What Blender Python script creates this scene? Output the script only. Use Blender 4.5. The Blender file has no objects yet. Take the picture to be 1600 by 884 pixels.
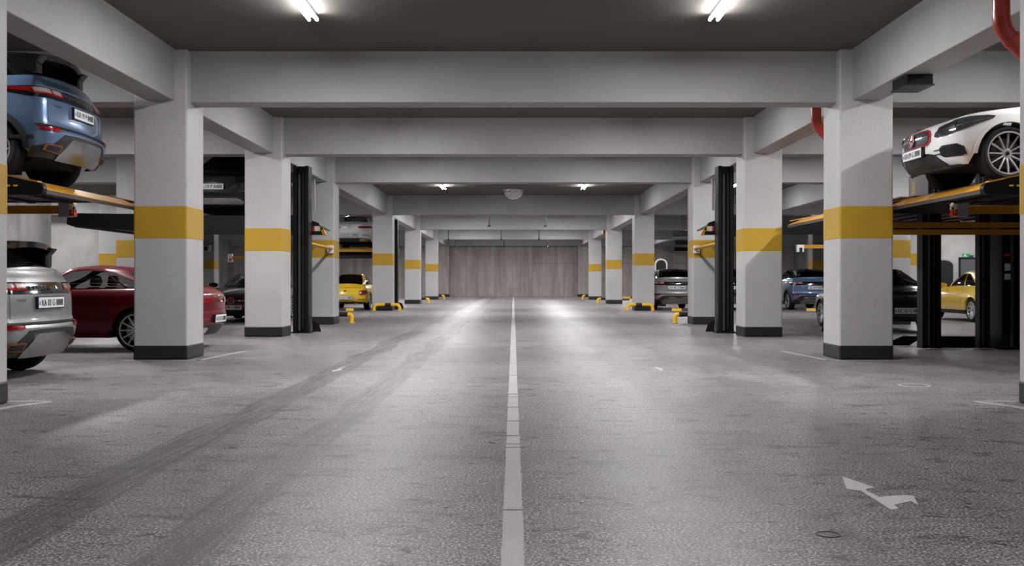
import bpy, bmesh, math, random
from mathutils import Vector, Matrix
random.seed(7)
PI = math.pi
SC = bpy.context.scene
COL = SC.collection

# ------------------------------------------------------------------ camera
FPX = 1555.6                      # focal length in pixels of a 1600 px wide frame (35 mm lens)
VPX, VPY = 802.2, 439.5           # where the aisle runs to
EYE = 1.15
cam_d = bpy.data.cameras.new('camera')
cam = bpy.data.objects.new('camera', cam_d)
COL.objects.link(cam)
cam_d.sensor_width = 36.0
cam_d.lens = FPX / 1600 * 36.0
cam_d.shift_x = -(VPX - 800) / 1600
cam_d.shift_y = (VPY - 442) / 1600
cam_d.clip_start = 0.05
cam_d.clip_end = 300
cam.location = (0, 0, EYE)
cam.rotation_euler = (PI / 2, 0, 0)
SC.camera = cam
SC.view_settings.view_transform = 'Standard'
SC.view_settings.look = 'None'
SC.view_settings.gamma = 1.0
SC.view_settings.use_curve_mapping = False
SC.view_settings.exposure = 0.0


def at(px, py, Y):
    """the point at depth Y that a place in the photograph stands for"""
    return Vector(((px - VPX) * Y / FPX, Y, EYE + (VPY - py) * Y / FPX))


def fl(px, py):
    Y = EYE * FPX / (py - VPY)
    return ((px - VPX) * Y / FPX, Y)


# ------------------------------------------------------------------ materials
def srgb(r, g, b):
    def c(v):
        v /= 255.0
        return v / 12.92 if v <= 0.04045 else ((v + 0.055) / 1.055) ** 2.4
    return (c(r), c(g), c(b), 1.0)


class NT:
    def __init__(s, name):
        s.m = bpy.data.materials.new(name)
        s.m.use_nodes = True
        s.t = s.m.node_tree
        s.b = s.t.nodes['Principled BSDF']
        s.out = s.t.nodes['Material Output']

    def n(s, kind, **kw):
        nd = s.t.nodes.new(kind)
        for k, v in kw.items():
            if k in nd.inputs:
                nd.inputs[k].default_value = v
            else:
                setattr(nd, k, v)
        return nd

    def l(s, a, b):
        s.t.links.new(a, b)

    def pos(s, scale=(1, 1, 1), obj=False):
        if obj:
            g = s.n('ShaderNodeTexCoord').outputs['Object']
        else:
            g = s.n('ShaderNodeNewGeometry').outputs['Position']
        mp = s.n('ShaderNodeMapping')
        mp.inputs['Scale'].default_value = scale
        s.l(g, mp.inputs['Vector'])
        return mp.outputs['Vector']

    def noise(s, vec, scale, detail=4, rough=0.55, dist=0.0):
        nd = s.n('ShaderNodeTexNoise')
        nd.inputs['Scale'].default_value = scale
        nd.inputs['Detail'].default_value = detail
        nd.inputs['Roughness'].default_value = rough
        nd.inputs['Distortion'].default_value = dist
        s.l(vec, nd.inputs['Vector'])
        return nd.outputs['Fac']

    def ramp(s, fac, stops):
        r = s.n('ShaderNodeValToRGB')
        e = r.color_ramp.elements
        while len(e) < len(stops):
            e.new(0.5)
        for el, (p, c) in zip(e, stops):
            el.position = p
            el.color = c if len(c) == 4 else (*c, 1)
        s.l(fac, r.inputs['Fac'])
        return r.outputs['Color']

    def math(s, op, a, b=None, clamp=False):
        nd = s.n('ShaderNodeMath')
        nd.operation = op
        nd.use_clamp = clamp
        for i, v in enumerate((a, b)):
            if v is None:
                continue
            if isinstance(v, (int, float)):
                nd.inputs[i].default_value = v
            else:
                s.l(v, nd.inputs[i])
        return nd.outputs[0]

    def mix(s, fac, a, b, mode='MIX'):
        nd = s.n('ShaderNodeMix')
        nd.data_type = 'RGBA'
        nd.blend_type = mode
        for sock, v in ((nd.inputs[0], fac), (nd.inputs[6], a), (nd.inputs[7], b)):
            if isinstance(v, (int, float)):
                sock.default_value = v
            elif isinstance(v, tuple):
                sock.default_value = v
            else:
                s.l(v, sock)
        return nd.outputs[2]

    def bump(s, h, strength=0.2, dist=0.01):
        nd = s.n('ShaderNodeBump')
        nd.inputs['Strength'].default_value = strength
        nd.inputs['Distance'].default_value = dist
        s.l(h, nd.inputs['Height'])
        s.l(nd.outputs['Normal'], s.b.inputs['Normal'])


def gray(v):
    return (v, v, v, 1)


def simple(name, col, rough=0.5, metal=0.0, coat=0.0, spec=0.5, speck=0.0):
    k = NT(name)
    k.b.inputs['Roughness'].default_value = rough
    k.b.inputs['Metallic'].default_value = metal
    k.b.inputs['Coat Weight'].default_value = coat
    k.b.inputs['Coat Roughness'].default_value = 0.04
    k.b.inputs['Specular IOR Level'].default_value = spec
    c = col if len(col) == 4 else (*col, 1)
    f = k.noise(k.pos(obj=True), 40, 3)
    lo = tuple(v * (1 - speck - 0.03) for v in c[:3]) + (1,)
    hi = tuple(min(1, v * (1 + speck + 0.03)) for v in c[:3]) + (1,)
    k.l(k.ramp(f, [(0.3, lo), (0.7, hi)]), k.b.inputs['Base Color'])
    return k.m


def emit(name, col, strength):
    k = NT(name)
    k.b.inputs['Base Color'].default_value = (*col[:3], 1)
    k.b.inputs['Emission Color'].default_value = (*col[:3], 1)
    k.b.inputs['Emission Strength'].default_value = strength
    return k.m


def glass(name, tint, spec=0.08):
    k = NT(name)
    tr = k.n('ShaderNodeBsdfTransparent')
    tr.inputs['Color'].default_value = (*tint, 1)
    gl = k.n('ShaderNodeBsdfGlossy')
    gl.inputs['Roughness'].default_value = 0.03
    lw = k.n('ShaderNodeLayerWeight')
    lw.inputs['Blend'].default_value = 0.35
    f = k.math('MULTIPLY_ADD', lw.outputs['Facing'], 0.30)
    f.node.inputs[2].default_value = spec
    mx = k.n('ShaderNodeMixShader')
    k.l(f, mx.inputs[0])
    k.l(tr.outputs[0], mx.inputs[1])
    k.l(gl.outputs[0], mx.inputs[2])
    k.l(mx.outputs[0], k.out.inputs['Surface'])
    return k.m


def painted_concrete(name, col, rough=0.55):
    k = NT(name)
    p = k.pos()
    big = k.noise(p, 0.9, 4)
    fine = k.noise(p, 45, 3, 0.7)
    lo = tuple(v * 0.9 for v in col[:3])
    hi = tuple(min(1, v * 1.05) for v in col[:3])
    c = k.ramp(big, [(0.3, lo), (0.7, hi)])
    c2 = k.ramp(fine, [(0.35, gray(0.86)), (0.65, gray(1.0))])
    k.l(k.mix(1.0, c, c2, 'MULTIPLY'), k.b.inputs['Base Color'])
    k.b.inputs['Roughness'].default_value = rough
    k.bump(fine, 0.25, 0.004)
    return k.m


def streaked_concrete(name, a, b, vscale=(3.2, 3.2, 0.22)):
    k = NT(name)
    p = k.pos(vscale)
    s1 = k.noise(p, 1.0, 8, 0.6, 0.3)
    s2 = k.noise(k.pos((1, 1, 1)), 1.3, 6, 0.65)
    c = k.ramp(s1, [(0.28, a), (0.5, tuple((x + y) / 2 for x, y in zip(a, b))), (0.74, b)])
    c2 = k.ramp(s2, [(0.3, gray(0.8)), (0.7, gray(1.0))])
    k.l(k.mix(1.0, c, c2, 'MULTIPLY'), k.b.inputs['Base Color'])
    k.b.inputs['Roughness'].default_value = 0.7
    k.bump(s1, 0.15, 0.01)
    return k.m


def floor_material():
    k = NT('polished_concrete_floor')
    g = k.n('ShaderNodeNewGeometry').outputs['Position']
    sp = k.n('ShaderNodeSeparateXYZ')
    k.l(g, sp.inputs[0])
    big = k.noise(k.pos((1, 1, 1)), 0.35, 5, 0.6, 0.4)
    mid = k.noise(k.pos((1, 1.0, 1)), 2.6, 10, 0.68, 0.6)
    stain = k.noise(k.pos((0.9, 2.2, 1)), 3.1, 12, 0.74, 1.1)
    spots = k.noise(k.pos((1, 1.5, 1)), 7.0, 12, 0.78, 0.6)
    fine = k.noise(k.pos(), 70, 2, 0.7)
    c = k.ramp(big, [(0.40, srgb(116, 111, 114)), (0.60, srgb(130, 125, 128))])
    c = k.mix(1.0, c, k.ramp(mid, [(0.40, gray(0.85)), (0.56, gray(1.0))]), 'MULTIPLY')
    c = k.mix(1.0, c, k.ramp(stain, [(0.40, gray(0.48)), (0.445, gray(0.86)), (0.51, gray(1.0))]), 'MULTIPLY')
    c = k.mix(1.0, c, k.ramp(spots, [(0.378, (0.16, 0.145, 0.13)), (0.396, (.78, .77, .76)), (0.425, gray(1.0))]), 'MULTIPLY')
    c = k.mix(1.0, c, k.ramp(fine, [(0.42, gray(0.42)), (0.5, gray(0.95)), (0.57, gray(1.55)), (0.64, gray(3.0))]), 'MULTIPLY')  # random grain; its brightest flecks are glints painted into the colour
    # rubber tyre tracks that run down the aisle
    wob = k.math('MULTIPLY', k.math('SUBTRACT', k.noise(k.pos((0.0, 0.25, 0)), 1.0, 2), 0.5), 0.5)
    tread = k.noise(k.pos((24, 0.8, 1)), 1.0, 4, 0.7)
    patch = k.noise(k.pos((0.8, 0.22, 1)), 1.0, 3, 0.5)
    for x0, w, amt in ((-2.28, 0.21, 0.8), (-1.42, 0.19, 0.72), (1.45, 0.17, 0.25), (2.4, 0.17, 0.2)):
        dx = k.math('ABSOLUTE', k.math('ADD', k.math('SUBTRACT', sp.outputs[0], x0), wob))
        band = k.math('MULTIPLY', k.math('SUBTRACT', w, dx), 1 / 0.05, clamp=True)
        band = k.math('MULTIPLY', band, k.math('MULTIPLY', k.math('SUBTRACT', tread, 0.28), 3.2, clamp=True))
        band = k.math('MULTIPLY', band, k.math('MULTIPLY', k.math('SUBTRACT', patch, 0.22), 4.0, clamp=True))
        band = k.math('MULTIPLY', band, amt, clamp=True)
        c = k.mix(band, c, srgb(70, 66, 66))
    k.l(c, k.b.inputs['Base Color'])
    r = k.math('MULTIPLY_ADD', k.math('ADD', mid, k.math('MULTIPLY', fine, 0.5)), 0.30)
    r.node.inputs[2].default_value = 0.20
    k.l(r, k.b.inputs['Roughness'])
    k.b.inputs['Specular IOR Level'].default_value = 0.16
    h = k.math('ADD', k.math('MULTIPLY', fine, 0.35), k.math('MULTIPLY', mid, 1.2))
    k.bump(h, 0.5, 0.004)
    return k.m


M = {}
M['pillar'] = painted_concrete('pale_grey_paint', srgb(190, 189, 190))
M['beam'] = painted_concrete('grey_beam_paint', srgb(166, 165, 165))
M['yellow'] = painted_concrete('yellow_band_paint', srgb(190, 151, 40), 0.55)
M['base'] = painted_concrete('black_base_paint', srgb(30, 31, 32), 0.5)
M['ceiling'] = painted_concrete('dark_ceiling_paint', srgb(102, 98, 92), 0.9)
M['floor'] = floor_material()
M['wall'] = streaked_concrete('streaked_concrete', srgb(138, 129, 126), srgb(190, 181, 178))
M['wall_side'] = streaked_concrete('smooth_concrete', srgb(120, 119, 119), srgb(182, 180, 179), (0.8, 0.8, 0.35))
M['wall_lit'] = streaked_concrete('lit_concrete', srgb(176, 174, 173), srgb(214, 212, 210), (0.9, 0.9, 0.8))  # paler concrete for the end walls, lamplight put into its colour
M['marking'] = painted_concrete('worn_white_marking', srgb(172, 168, 172), 0.65)
M['marking_fresh'] = painted_concrete('white_arrow_paint', srgb(200, 195, 200), 0.6)
M['marking_dim'] = painted_concrete('faded_marking', srgb(180, 176, 178), 0.6)
M['tube'] = emit('fluorescent_tube', (1.0, 0.985, 0.985), 85.0)
M['lampbody'] = simple('lamp_housing', srgb(64, 64, 66), 0.5)
M['black'] = simple('black_steel', srgb(15, 15, 17), 0.45, 0.0, 0.0, 0.3)
M['blackgloss'] = simple('gloss_black', (0.006, 0.006, 0.007), 0.12, 0.0, 0.6)
M['cladding'] = simple('dark_cladding', (0.018, 0.018, 0.019), 0.55)
M['rubber'] = simple('tyre_rubber', (0.008, 0.008, 0.008), 0.75, spec=0.3)
M['darkin'] = simple('dark_interior', (0.012, 0.012, 0.013), 0.8)
M['alloy'] = simple('machined_alloy', (0.66, 0.66, 0.67), 0.3, 0.6)
M['darkalloy'] = simple('dark_alloy', (0.035, 0.035, 0.038), 0.35, 0.6)
M['chrome'] = simple('chrome', (0.72, 0.72, 0.73), 0.12, 1.0)
M['skid'] = simple('silver_skid_plate', (0.46, 0.46, 0.47), 0.22, 1.0)
M['redlens'] = simple('red_lamp_lens', (0.24, 0.003, 0.006), 0.15, 0.0, 0.6)
M['clearlens'] = simple('clear_lamp_lens', (0.30, 0.24, 0.24), 0.25, 0.0, 0.5)
M['headlens'] = simple('smoked_headlamp', (0.05, 0.05, 0.055), 0.08, 0.2, 1.0)
M['bronze'] = simple('bronze_trim', (0.30, 0.13, 0.055), 0.35, 0.7)
M['plate'] = simple('plate_white', srgb(232, 232, 234), 0.4)
M['ink'] = simple('black_ink', (0.01, 0.01, 0.012), 0.5)
M['redink'] = simple('red_ink', srgb(205, 30, 34), 0.4)
M['blueink'] = simple('blue_ink', srgb(60, 110, 180), 0.4)
M['yellowink'] = simple('yellow_ink', srgb(245, 205, 40), 0.4)
M['white'] = simple('white_enamel', srgb(226, 226, 228), 0.4)
M['greybox'] = simple('grey_enamel', srgb(168, 166, 170), 0.45)
M['liftyellow'] = simple('lift_yellow_paint', srgb(190, 134, 30), 0.5, 0.0, 0.0, speck=0.06)
M['safety'] = simple('safety_yellow', srgb(250, 196, 40), 0.3, 0.0, 0.5)
M['deck'] = simple('worn_deck_steel', srgb(74, 67, 62), 0.5, 0.2, speck=0.15)
M['redpipe'] = simple('red_pipe_paint', srgb(168, 46, 25), 0.32, 0.0, 0.4)
M['green'] = emit('exit_green', srgb(20, 150, 80), 0.35)
M['doorgrey'] = simple('grey_door_paint', srgb(96, 98, 102), 0.5)
M['mirror'] = simple('mirror_dome', (0.62, 0.62, 0.63), 0.16, 0.75)
M['seatleather'] = simple('black_leather', (0.01, 0.01, 0.011), 0.5)
M['glass'] = glass('tinted_glass', (0.55, 0.56, 0.58))
M['darkglass'] = glass('dark_tinted_glass', (0.10, 0.10, 0.11), 0.06)
M['grille'] = simple('grille_black', (0.012, 0.012, 0.013), 0.35)
M['redgrille'] = simple('red_grille_frame', (0.40, 0.006, 0.012), 0.25, 0.0, 0.6)
M['orange'] = simple('orange_reflector', srgb(235, 90, 40), 0.4)
P_BLUE = simple('blue_paint', (0.105, 0.18, 0.31), 0.32, 0.35, 1.0)
P_SILVER = simple('silver_paint', (0.29, 0.29, 0.30), 0.36, 0.5, 1.0)
P_BLACK = simple('black_paint', (0.008, 0.008, 0.009), 0.25, 0.0, 1.0)
P_RED = simple('dark_red_paint', (0.115, 0.004, 0.008), 0.35, 0.0, 0.35, 0.15)
P_WHITE = simple('white_paint', (0.78, 0.78, 0.78), 0.30, 0.0, 1.0)
P_YELLOW = simple('yellow_paint', (0.86, 0.56, 0.035), 0.30, 0.0, 1.0)
P_GREY = simple('graphite_paint', (0.055, 0.055, 0.058), 0.30, 0.4, 1.0)


def lined(src, name):
    """the same paint outside, dark headlining on the inner face of the sheet"""
    m = src.copy()
    m.name = name
    t = m.node_tree
    out = t.nodes['Material Output']
    b = t.nodes['Principled BSDF']
    d = t.nodes.new('ShaderNodeBsdfDiffuse')
    d.inputs['Color'].default_value = (.012, .012, .013, 1)
    g = t.nodes.new('ShaderNodeNewGeometry')
    mx = t.nodes.new('ShaderNodeMixShader')
    t.links.new(g.outputs['Backfacing'], mx.inputs[0])
    t.links.new(b.outputs[0], mx.inputs[1])
    t.links.new(d.outputs[0], mx.inputs[2])
    t.links.new(mx.outputs[0], out.inputs['Surface'])
    return m


LINED = {p.name: lined(p, p.name + '_with_headlining') for p in (P_BLUE, P_SILVER, P_BLACK, P_RED, P_WHITE, P_YELLOW, P_GREY, M['blackgloss'])}

# ------------------------------------------------------------------ mesh helpers


class MB:
    def __init__(s):
        s.v, s.f, s.mi = [], [], []

    def add(s, vs, fs, mi=0):
        b = len(s.v)
        s.v.extend(tuple(v) for v in vs)
        for f in fs:
            s.f.append(tuple(b + i for i in f))
            s.mi.append(mi)
        return s

    def box(s, x0, x1, y0, y1, z0, z1, mi=0):
        x0, x1 = min(x0, x1), max(x0, x1)
        y0, y1 = min(y0, y1), max(y0, y1)
        vs = [(x, y, z) for z in (z0, z1) for y in (y0, y1) for x in (x0, x1)]
        fs = [(0, 2, 3, 1), (4, 5, 7, 6), (0, 1, 5, 4), (2, 6, 7, 3), (0, 4, 6, 2), (1, 3, 7, 5)]
        return s.add(vs, fs, mi)

    def prism(s, poly, axis, a, b, mi=0):
        """poly in the two other axes (in x,y,z order), extruded along axis from a to b"""
        def pt(p, h):
            return {'x': (h, p[0], p[1]), 'y': (p[0], h, p[1]), 'z': (p[0], p[1], h)}[axis]
        n = len(poly)
        vs = [pt(p, a) for p in poly] + [pt(p, b) for p in poly]
        fs = [tuple(range(n))[::-1], tuple(range(n, 2 * n))]
        fs += [(i, (i + 1) % n, n + (i + 1) % n, n + i) for i in range(n)]
        return s.add(vs, fs, mi)

    def tube(s, pts, r, n=12, mi=0, cap=True):
        pts = [Vector(p) for p in pts]
        rs = r if isinstance(r, (list, tuple)) else [r] * len(pts)
        rings = []
        up = None
        for i, p in enumerate(pts):
            t = (pts[min(i + 1, len(pts) - 1)] - pts[max(i - 1, 0)]).normalized()
            if up is None:
                up = Vector((0, 0, 1)) if abs(t.z) < 0.9 else Vector((1, 0, 0))
            a = (up - t * up.dot(t)).normalized()
            up = a
            b = t.cross(a)
            rings.append([p + (a * math.cos(q) + b * math.sin(q)) * rs[i] for q in [2 * PI * k / n for k in range(n)]])
        vs = [v for ring in rings for v in ring]
        fs = []
        for i in range(len(pts) - 1):
            for k in range(n):
                fs.append((i * n + k, i * n + (k + 1) % n, (i + 1) * n + (k + 1) % n, (i + 1) * n + k))
        if cap:
            fs.append(tuple(range(n))[::-1])
            fs.append(tuple((len(pts) - 1) * n + k for k in range(n)))
        return s.add(vs, fs, mi)

    def lathe(s, prof, n=32, axis='y', o=(0, 0, 0), mi=0):
        vs, fs = [], []
        for r, h in prof:
            for k in range(n):
                a = 2 * PI * k / n
                c, d = r * math.cos(a), r * math.sin(a)
                p = {'y': (c, h, d), 'z': (c, d, h), 'x': (h, c, d)}[axis]
                vs.append((p[0] + o[0], p[1] + o[1], p[2] + o[2]))
        for i in range(len(prof) - 1):
            for k in range(n):
                fs.append((i * n + k, i * n + (k + 1) % n, (i + 1) * n + (k + 1) % n, (i + 1) * n + k))
        return s.add(vs, fs, mi)

    def grid(s, rows, closed=False, mi=0):
        n = len(rows[0])
        vs = [p for r in rows for p in r]
        fs = []
        for i in range(len(rows) - 1):
            for k in range(n if closed else n - 1):
                fs.append((i * n + k, i * n + (k + 1) % n, (i + 1) * n + (k + 1) % n, (i + 1) * n + k))
        return s.add(vs, fs, mi)

    def mesh(s, name, mats, bevel=0.0, segs=2, smooth=None, merge=0.0):
        me = bpy.data.meshes.new(name)
        me.from_pydata(s.v, [], s.f)
        for m in mats:
            me.materials.append(m)
        me.polygons.foreach_set('material_index', s.mi)
        bm = bmesh.new()
        bm.from_mesh(me)
        if merge:
            bmesh.ops.remove_doubles(bm, verts=bm.verts, dist=merge)
        if bevel:
            ed = [e for e in bm.edges if len(e.link_faces) == 2 and e.calc_face_angle(0) > 0.6]
            bmesh.ops.bevel(bm, geom=ed, offset=bevel, segments=segs, profile=0.5, affect='EDGES', clamp_overlap=True)
        bmesh.ops.recalc_face_normals(bm, faces=bm.faces)
        bm.to_mesh(me)
        bm.free()
        if smooth is not None:
            me.polygons.foreach_set('use_smooth', [True] * len(me.polygons))
            me.set_sharp_from_angle(angle=smooth)
        me.update()
        return me

    def build(s, name, mats, parent=None, **kw):
        if not isinstance(mats, (list, tuple)):
            mats = [mats]
        return link(name, s.mesh(name, mats, **kw), parent)


def link(name, me, parent=None):
    o = bpy.data.objects.new(name, me)
    COL.objects.link(o)
    if parent is not None:
        o.parent = parent
    return o


def tag(o, label=None, cat=None, group=None, kind=None):
    for k, v in (('label', label), ('category', cat), ('group', group), ('kind', kind)):
        if v:
            o[k] = v
    return o


def thing(name, label, cat, loc=(0, 0, 0), rz=0.0, group=None, kind=None):
    o = bpy.data.objects.new(name, None)
    o.empty_display_size = 0.2
    COL.objects.link(o)
    o.location = loc
    o.rotation_euler = (0, 0, rz)
    return tag(o, label, cat, group, kind)


_txt = {}


def text2d(s, size=1.0):
    """flat lettering as 2-D vertices and faces, centred, cap height about size*0.7"""
    if s not in _txt:
        cu = bpy.data.curves.new('lettering_outline', 'FONT')
        cu.body = s
        cu.align_x = 'CENTER'
        cu.align_y = 'CENTER'
        cu.resolution_u = 3
        ob = bpy.data.objects.new('lettering_outline', cu)
        COL.objects.link(ob)
        bpy.context.view_layer.update()
        me = bpy.data.meshes.new_from_object(ob.evaluated_get(bpy.context.evaluated_depsgraph_get()))
        vs = [(v.co.x, v.co.y) for v in me.vertices]
        fs = [tuple(p.vertices) for p in me.polygons]
        bpy.data.objects.remove(ob)
        bpy.data.curves.remove(cu)
        bpy.data.meshes.remove(me)
        if vs:
            x0, x1 = min(v[0] for v in vs), max(v[0] for v in vs)
            y0, y1 = min(v[1] for v in vs), max(v[1] for v in vs)
            vs = [(x - (x0 + x1) / 2, y - (y0 + y1) / 2) for x, y in vs]
            _txt[s] = (vs, fs, x1 - x0, y1 - y0)
        else:
            _txt[s] = ([], [], 0, 0)
    return _txt[s]

# ------------------------------------------------------------------ cars
def curve(tab):
    """smooth monotone interpolation through (key, value) pairs"""
    xs = [a for a, _ in tab]
    ys = [b for _, b in tab]
    n = len(xs)
    d = [(ys[i + 1] - ys[i]) / (xs[i + 1] - xs[i]) for i in range(n - 1)]
    m = [d[0]] + [0 if d[i - 1] * d[i] <= 0 else 2 * d[i - 1] * d[i] / (d[i - 1] + d[i]) for i in range(1, n - 1)] + [d[-1]]

    def f(x):
        if x <= xs[0]:
            return ys[0]
        if x >= xs[-1]:
            return ys[-1]
        i = 0
        while x > xs[i + 1]:
            i += 1
        h = xs[i + 1] - xs[i]
        t = (x - xs[i]) / h
        t2, t3 = t * t, t * t * t
        return ((2 * t3 - 3 * t2 + 1) * ys[i] + (t3 - 2 * t2 + t) * h * m[i] + (-2 * t3 + 3 * t2) * ys[i + 1] + (t3 - t2) * h * m[i + 1])
    return f


NR, NCN, NF = 10, 10, 10


class Shape:
    def __init__(s, S):
        s.S = S
        s.XR, s.XF, s.W = curve(S['xr']), curve(S['xf']), curve(S['W'])
        s.zbelt = curve(S['zbelt'])
        s.zsill = curve(S['zsill'])
        s.XA, s.XB = S['XA'], S['XB']
        xs = set(round(s.XA + (s.XB - s.XA) * i / 40, 4) for i in range(41))
        for ax in S['axles']:
            for k in range(0, 19):
                xs.add(round(ax + S['ra'] * math.cos(PI * k / 18), 4))
        xs = sorted(x for x in xs if s.XA <= x <= s.XB)
        out = [xs[0]]
        for x in xs[1:]:
            if x - out[-1] > 0.012:
                out.append(x)
        out[-1] = s.XB
        s.sx = out
        s.ncol = (NR + 1) + NCN + (len(s.sx) - 1) + NCN + NF
        s.cache = {}

    def tap(s, x):
        S = s.S
        if x > S['tfx']:
            return 1 - S['tf'] * ((x - S['tfx']) / (S['xmax'] - S['tfx'])) ** 2
        if x < S['trx']:
            return 1 - S['tr'] * ((S['trx'] - x) / (S['trx'] - S['xmin'])) ** 2
        return 1.0

    def ring(s, z):
        key = round(z, 4)
        if key in s.cache:
            return s.cache[key]
        S = s.S
        W = s.W(z)
        pts = []
        xr, xf = s.XR(z), s.XF(z)
        rc, fc = S['rc'], S['fc']
        for i in range(NR + 1):
            y = (W - rc) * i / NR
            pts.append((xr + S['bow_r'] * (y / W) ** 2, y))
        xc = pts[-1][0]
        slope = 2 * S['bow_r'] * (W - rc) / (W * W)
        for i in range(1, NCN + 1):
            a = PI / 2 * i / NCN
            x = s.XA - (s.XA - xc) * math.cos(a)
            y = (W - rc) + rc * math.sin(a)
            pts.append((x, y))
        for x in s.sx[1:]:
            pts.append((x, W))
        yc = W - fc
        xc = xf - S['bow_f'] * (yc / W) ** 2
        for i in range(1, NCN + 1):
            a = PI / 2 * i / NCN
            x = s.XB + (xc - s.XB) * math.sin(a)
            y = (W - fc) + fc * math.cos(a)
            pts.append((x, y))
        for i in range(NF - 1, -1, -1):
            y = yc * i / NF
            pts.append((xf - S['bow_f'] * (y / W) ** 2, y))
        pts = [(x, y * s.tap(x)) for x, y in pts]
        s.cache[key] = pts
        return pts

    def zbot(s, x, side):
        z = s.zsill(x)
        if side:
            for ax in s.S['axles']:
                d = abs(x - ax)
                ra = s.S['ra']
                if d < ra:
                    z = max(z, s.S['rw'] + math.sqrt(max(0, ra * ra - d * d)))
        return z

    def colpt(s, c, t):
        """point of column c at height fraction t between lower edge and belt"""
        i0, i1 = NR + NCN, s.ncol - NF - NCN
        side = i0 <= c < i1
        z = 0.6
        for _ in range(4):
            x, y = s.ring(z)[c]
            zb = s.zbot(x, side)
            z = zb + t * (s.zbelt(x) - zb)
        x, y = s.ring(z)[c]
        return Vector((x, y, z))

    def surf(s, end, d, z):
        """point on the body at arc distance d from the centre line of the rear or front, at height z"""
        key = (end, round(z, 4))
        if key not in s.cache:
            ring = s.ring(z)
            if end == 'front':
                ring = ring[::-1]
            L = [0.0]
            for a, b in zip(ring, ring[1:]):
                L.append(L[-1] + math.hypot(b[0] - a[0], b[1] - a[1]))
            s.cache[key] = (ring, L)
        ring, L = s.cache[key]
        sg = 1 if d >= 0 else -1
        q = abs(d)
        i = 0
        while i < len(L) - 2 and q > L[i + 1]:
            i += 1
        t = (q - L[i]) / max(1e-9, L[i + 1] - L[i])
        a, b = ring[i], ring[i + 1]
        return Vector((a[0] + (b[0] - a[0]) * t, sg * (a[1] + (b[1] - a[1]) * t), z))

    def side(s, x, z, sg=1):
        return Vector((x, sg * s.W(z) * s.tap(x), z))

    def place(s, end, d, z, eps=0.0):
        if end in ('left', 'right'):
            sg = 1 if end == 'left' else -1
            p = s.side(d, z, sg)
            du = s.side(d + 0.01, z, sg) - s.side(d - 0.01, z, sg)
            dv = s.side(d, z + 0.01, sg) - s.side(d, z - 0.01, sg)
            n = du.cross(dv).normalized()
            if n.y * sg < 0:
                n = -n
        else:
            p = s.surf(end, d, z)
            du = s.surf(end, d + 0.01, z) - s.surf(end, d - 0.01, z)
            dv = s.surf(end, d, z + 0.01) - s.surf(end, d, z - 0.01)
            n = du.cross(dv).normalized()
            if n.dot(Vector((p.x, p.y, 0))) < 0:
                n = -n
        return p + n * eps, n

    def patch(s, mb, end, keys, eps=0.006, thick=0.02, nd=None, nz=4, mi=0):
        """raised panel that follows the body; keys = [(d, zlo, zhi), ...]"""
        ds = []
        for a, b in zip(keys, keys[1:]):
            n = nd or max(2, int(abs(b[0] - a[0]) / 0.05) + 1)
            for i in range(n):
                t = i / n
                ds.append(tuple(a[j] + (b[j] - a[j]) * t for j in range(3)))
        ds.append(keys[-1])
        top = [[s.place(end, d, lo + (hi - lo) * j / nz, eps)[0] for d, lo, hi in ds] for j in range(nz + 1)]
        bot = [[s.place(end, d, lo + (hi - lo) * j / nz, eps - thick)[0] for d, lo, hi in ds] for j in range(nz + 1)]
        mb.grid(top, mi=mi)
        mb.grid([bot[0], top[0]], mi=mi)
        mb.grid([top[-1], bot[-1]], mi=mi)
        mb.grid([[r[0] for r in bot], [r[0] for r in top]], mi=mi)
        mb.grid([[r[-1] for r in top], [r[-1] for r in bot]], mi=mi)
        return mb

    def lettering(s, mb, end, text, d, z, h, width=None, eps=0.012, spaced=None):
        sg = 1 if end in ('front', 'left') else -1
        if end == 'front':
            sg = 1
        if end == 'rear':
            sg = -1
        if end == 'left':
            sg = -1
        if end == 'right':
            sg = 1
        chars = [(text, 0.0)] if spaced is None else [(ch, (i - (len(text) - 1) / 2) * spaced) for i, ch in enumerate(text) if ch != ' ']
        for ch, off in chars:
            vs, fs, w, hh = text2d(ch)
            if not vs:
                continue
            k = h / 0.7
            kx = k if width is None else width / w
            out = [s.place(end, d + sg * (off + x * kx), z + y * k, eps)[0] for x, y in vs]
            mb.add(out, fs)
        return mb


def loft_body(s):
    S = s.S
    ts = [0, .03, .08, .14, .21, .28, .34, .40, .46, .52, .58, .65, .72, .79, .86, .92, .96, 1.0]
    rows = []
    for t in ts:
        half = [s.colpt(c, t) for c in range(s.ncol)]
        rows.append(half)
    # deck: from belt to base of the glasshouse
    base = gh_ring(s, 0.0)
    for k in range(1, 7):
        q = k / 6
        hump = math.sin(PI * q)
        r = []
        for a, b in zip(rows[len(ts) - 1], base):
            p = a.lerp(b, q)
            p.z += hump * S['hood'] * (1 - min(1, (p.y / s.W(0.7)) ** 2)) + hump * S.get('puff', 0.012)
            r.append(p)
        rows.append(r)
    rows.append([Vector((p.x, p.y, p.z - 0.04)) for p in base])
    # lower lip turned inwards
    lip = [Vector((p.x, p.y * 0.94, p.z)) if NR + NCN <= i < s.ncol - NF - NCN else Vector((p.x * 0.985, p.y * 0.98, p.z)) for i, p in enumerate(rows[0])]
    rows.insert(0, lip)
    full = [r + [Vector((p.x, -p.y, p.z)) for p in r[-2:0:-1]] for r in rows]
    mb = MB().grid(full, closed=True)
    return mb


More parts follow.
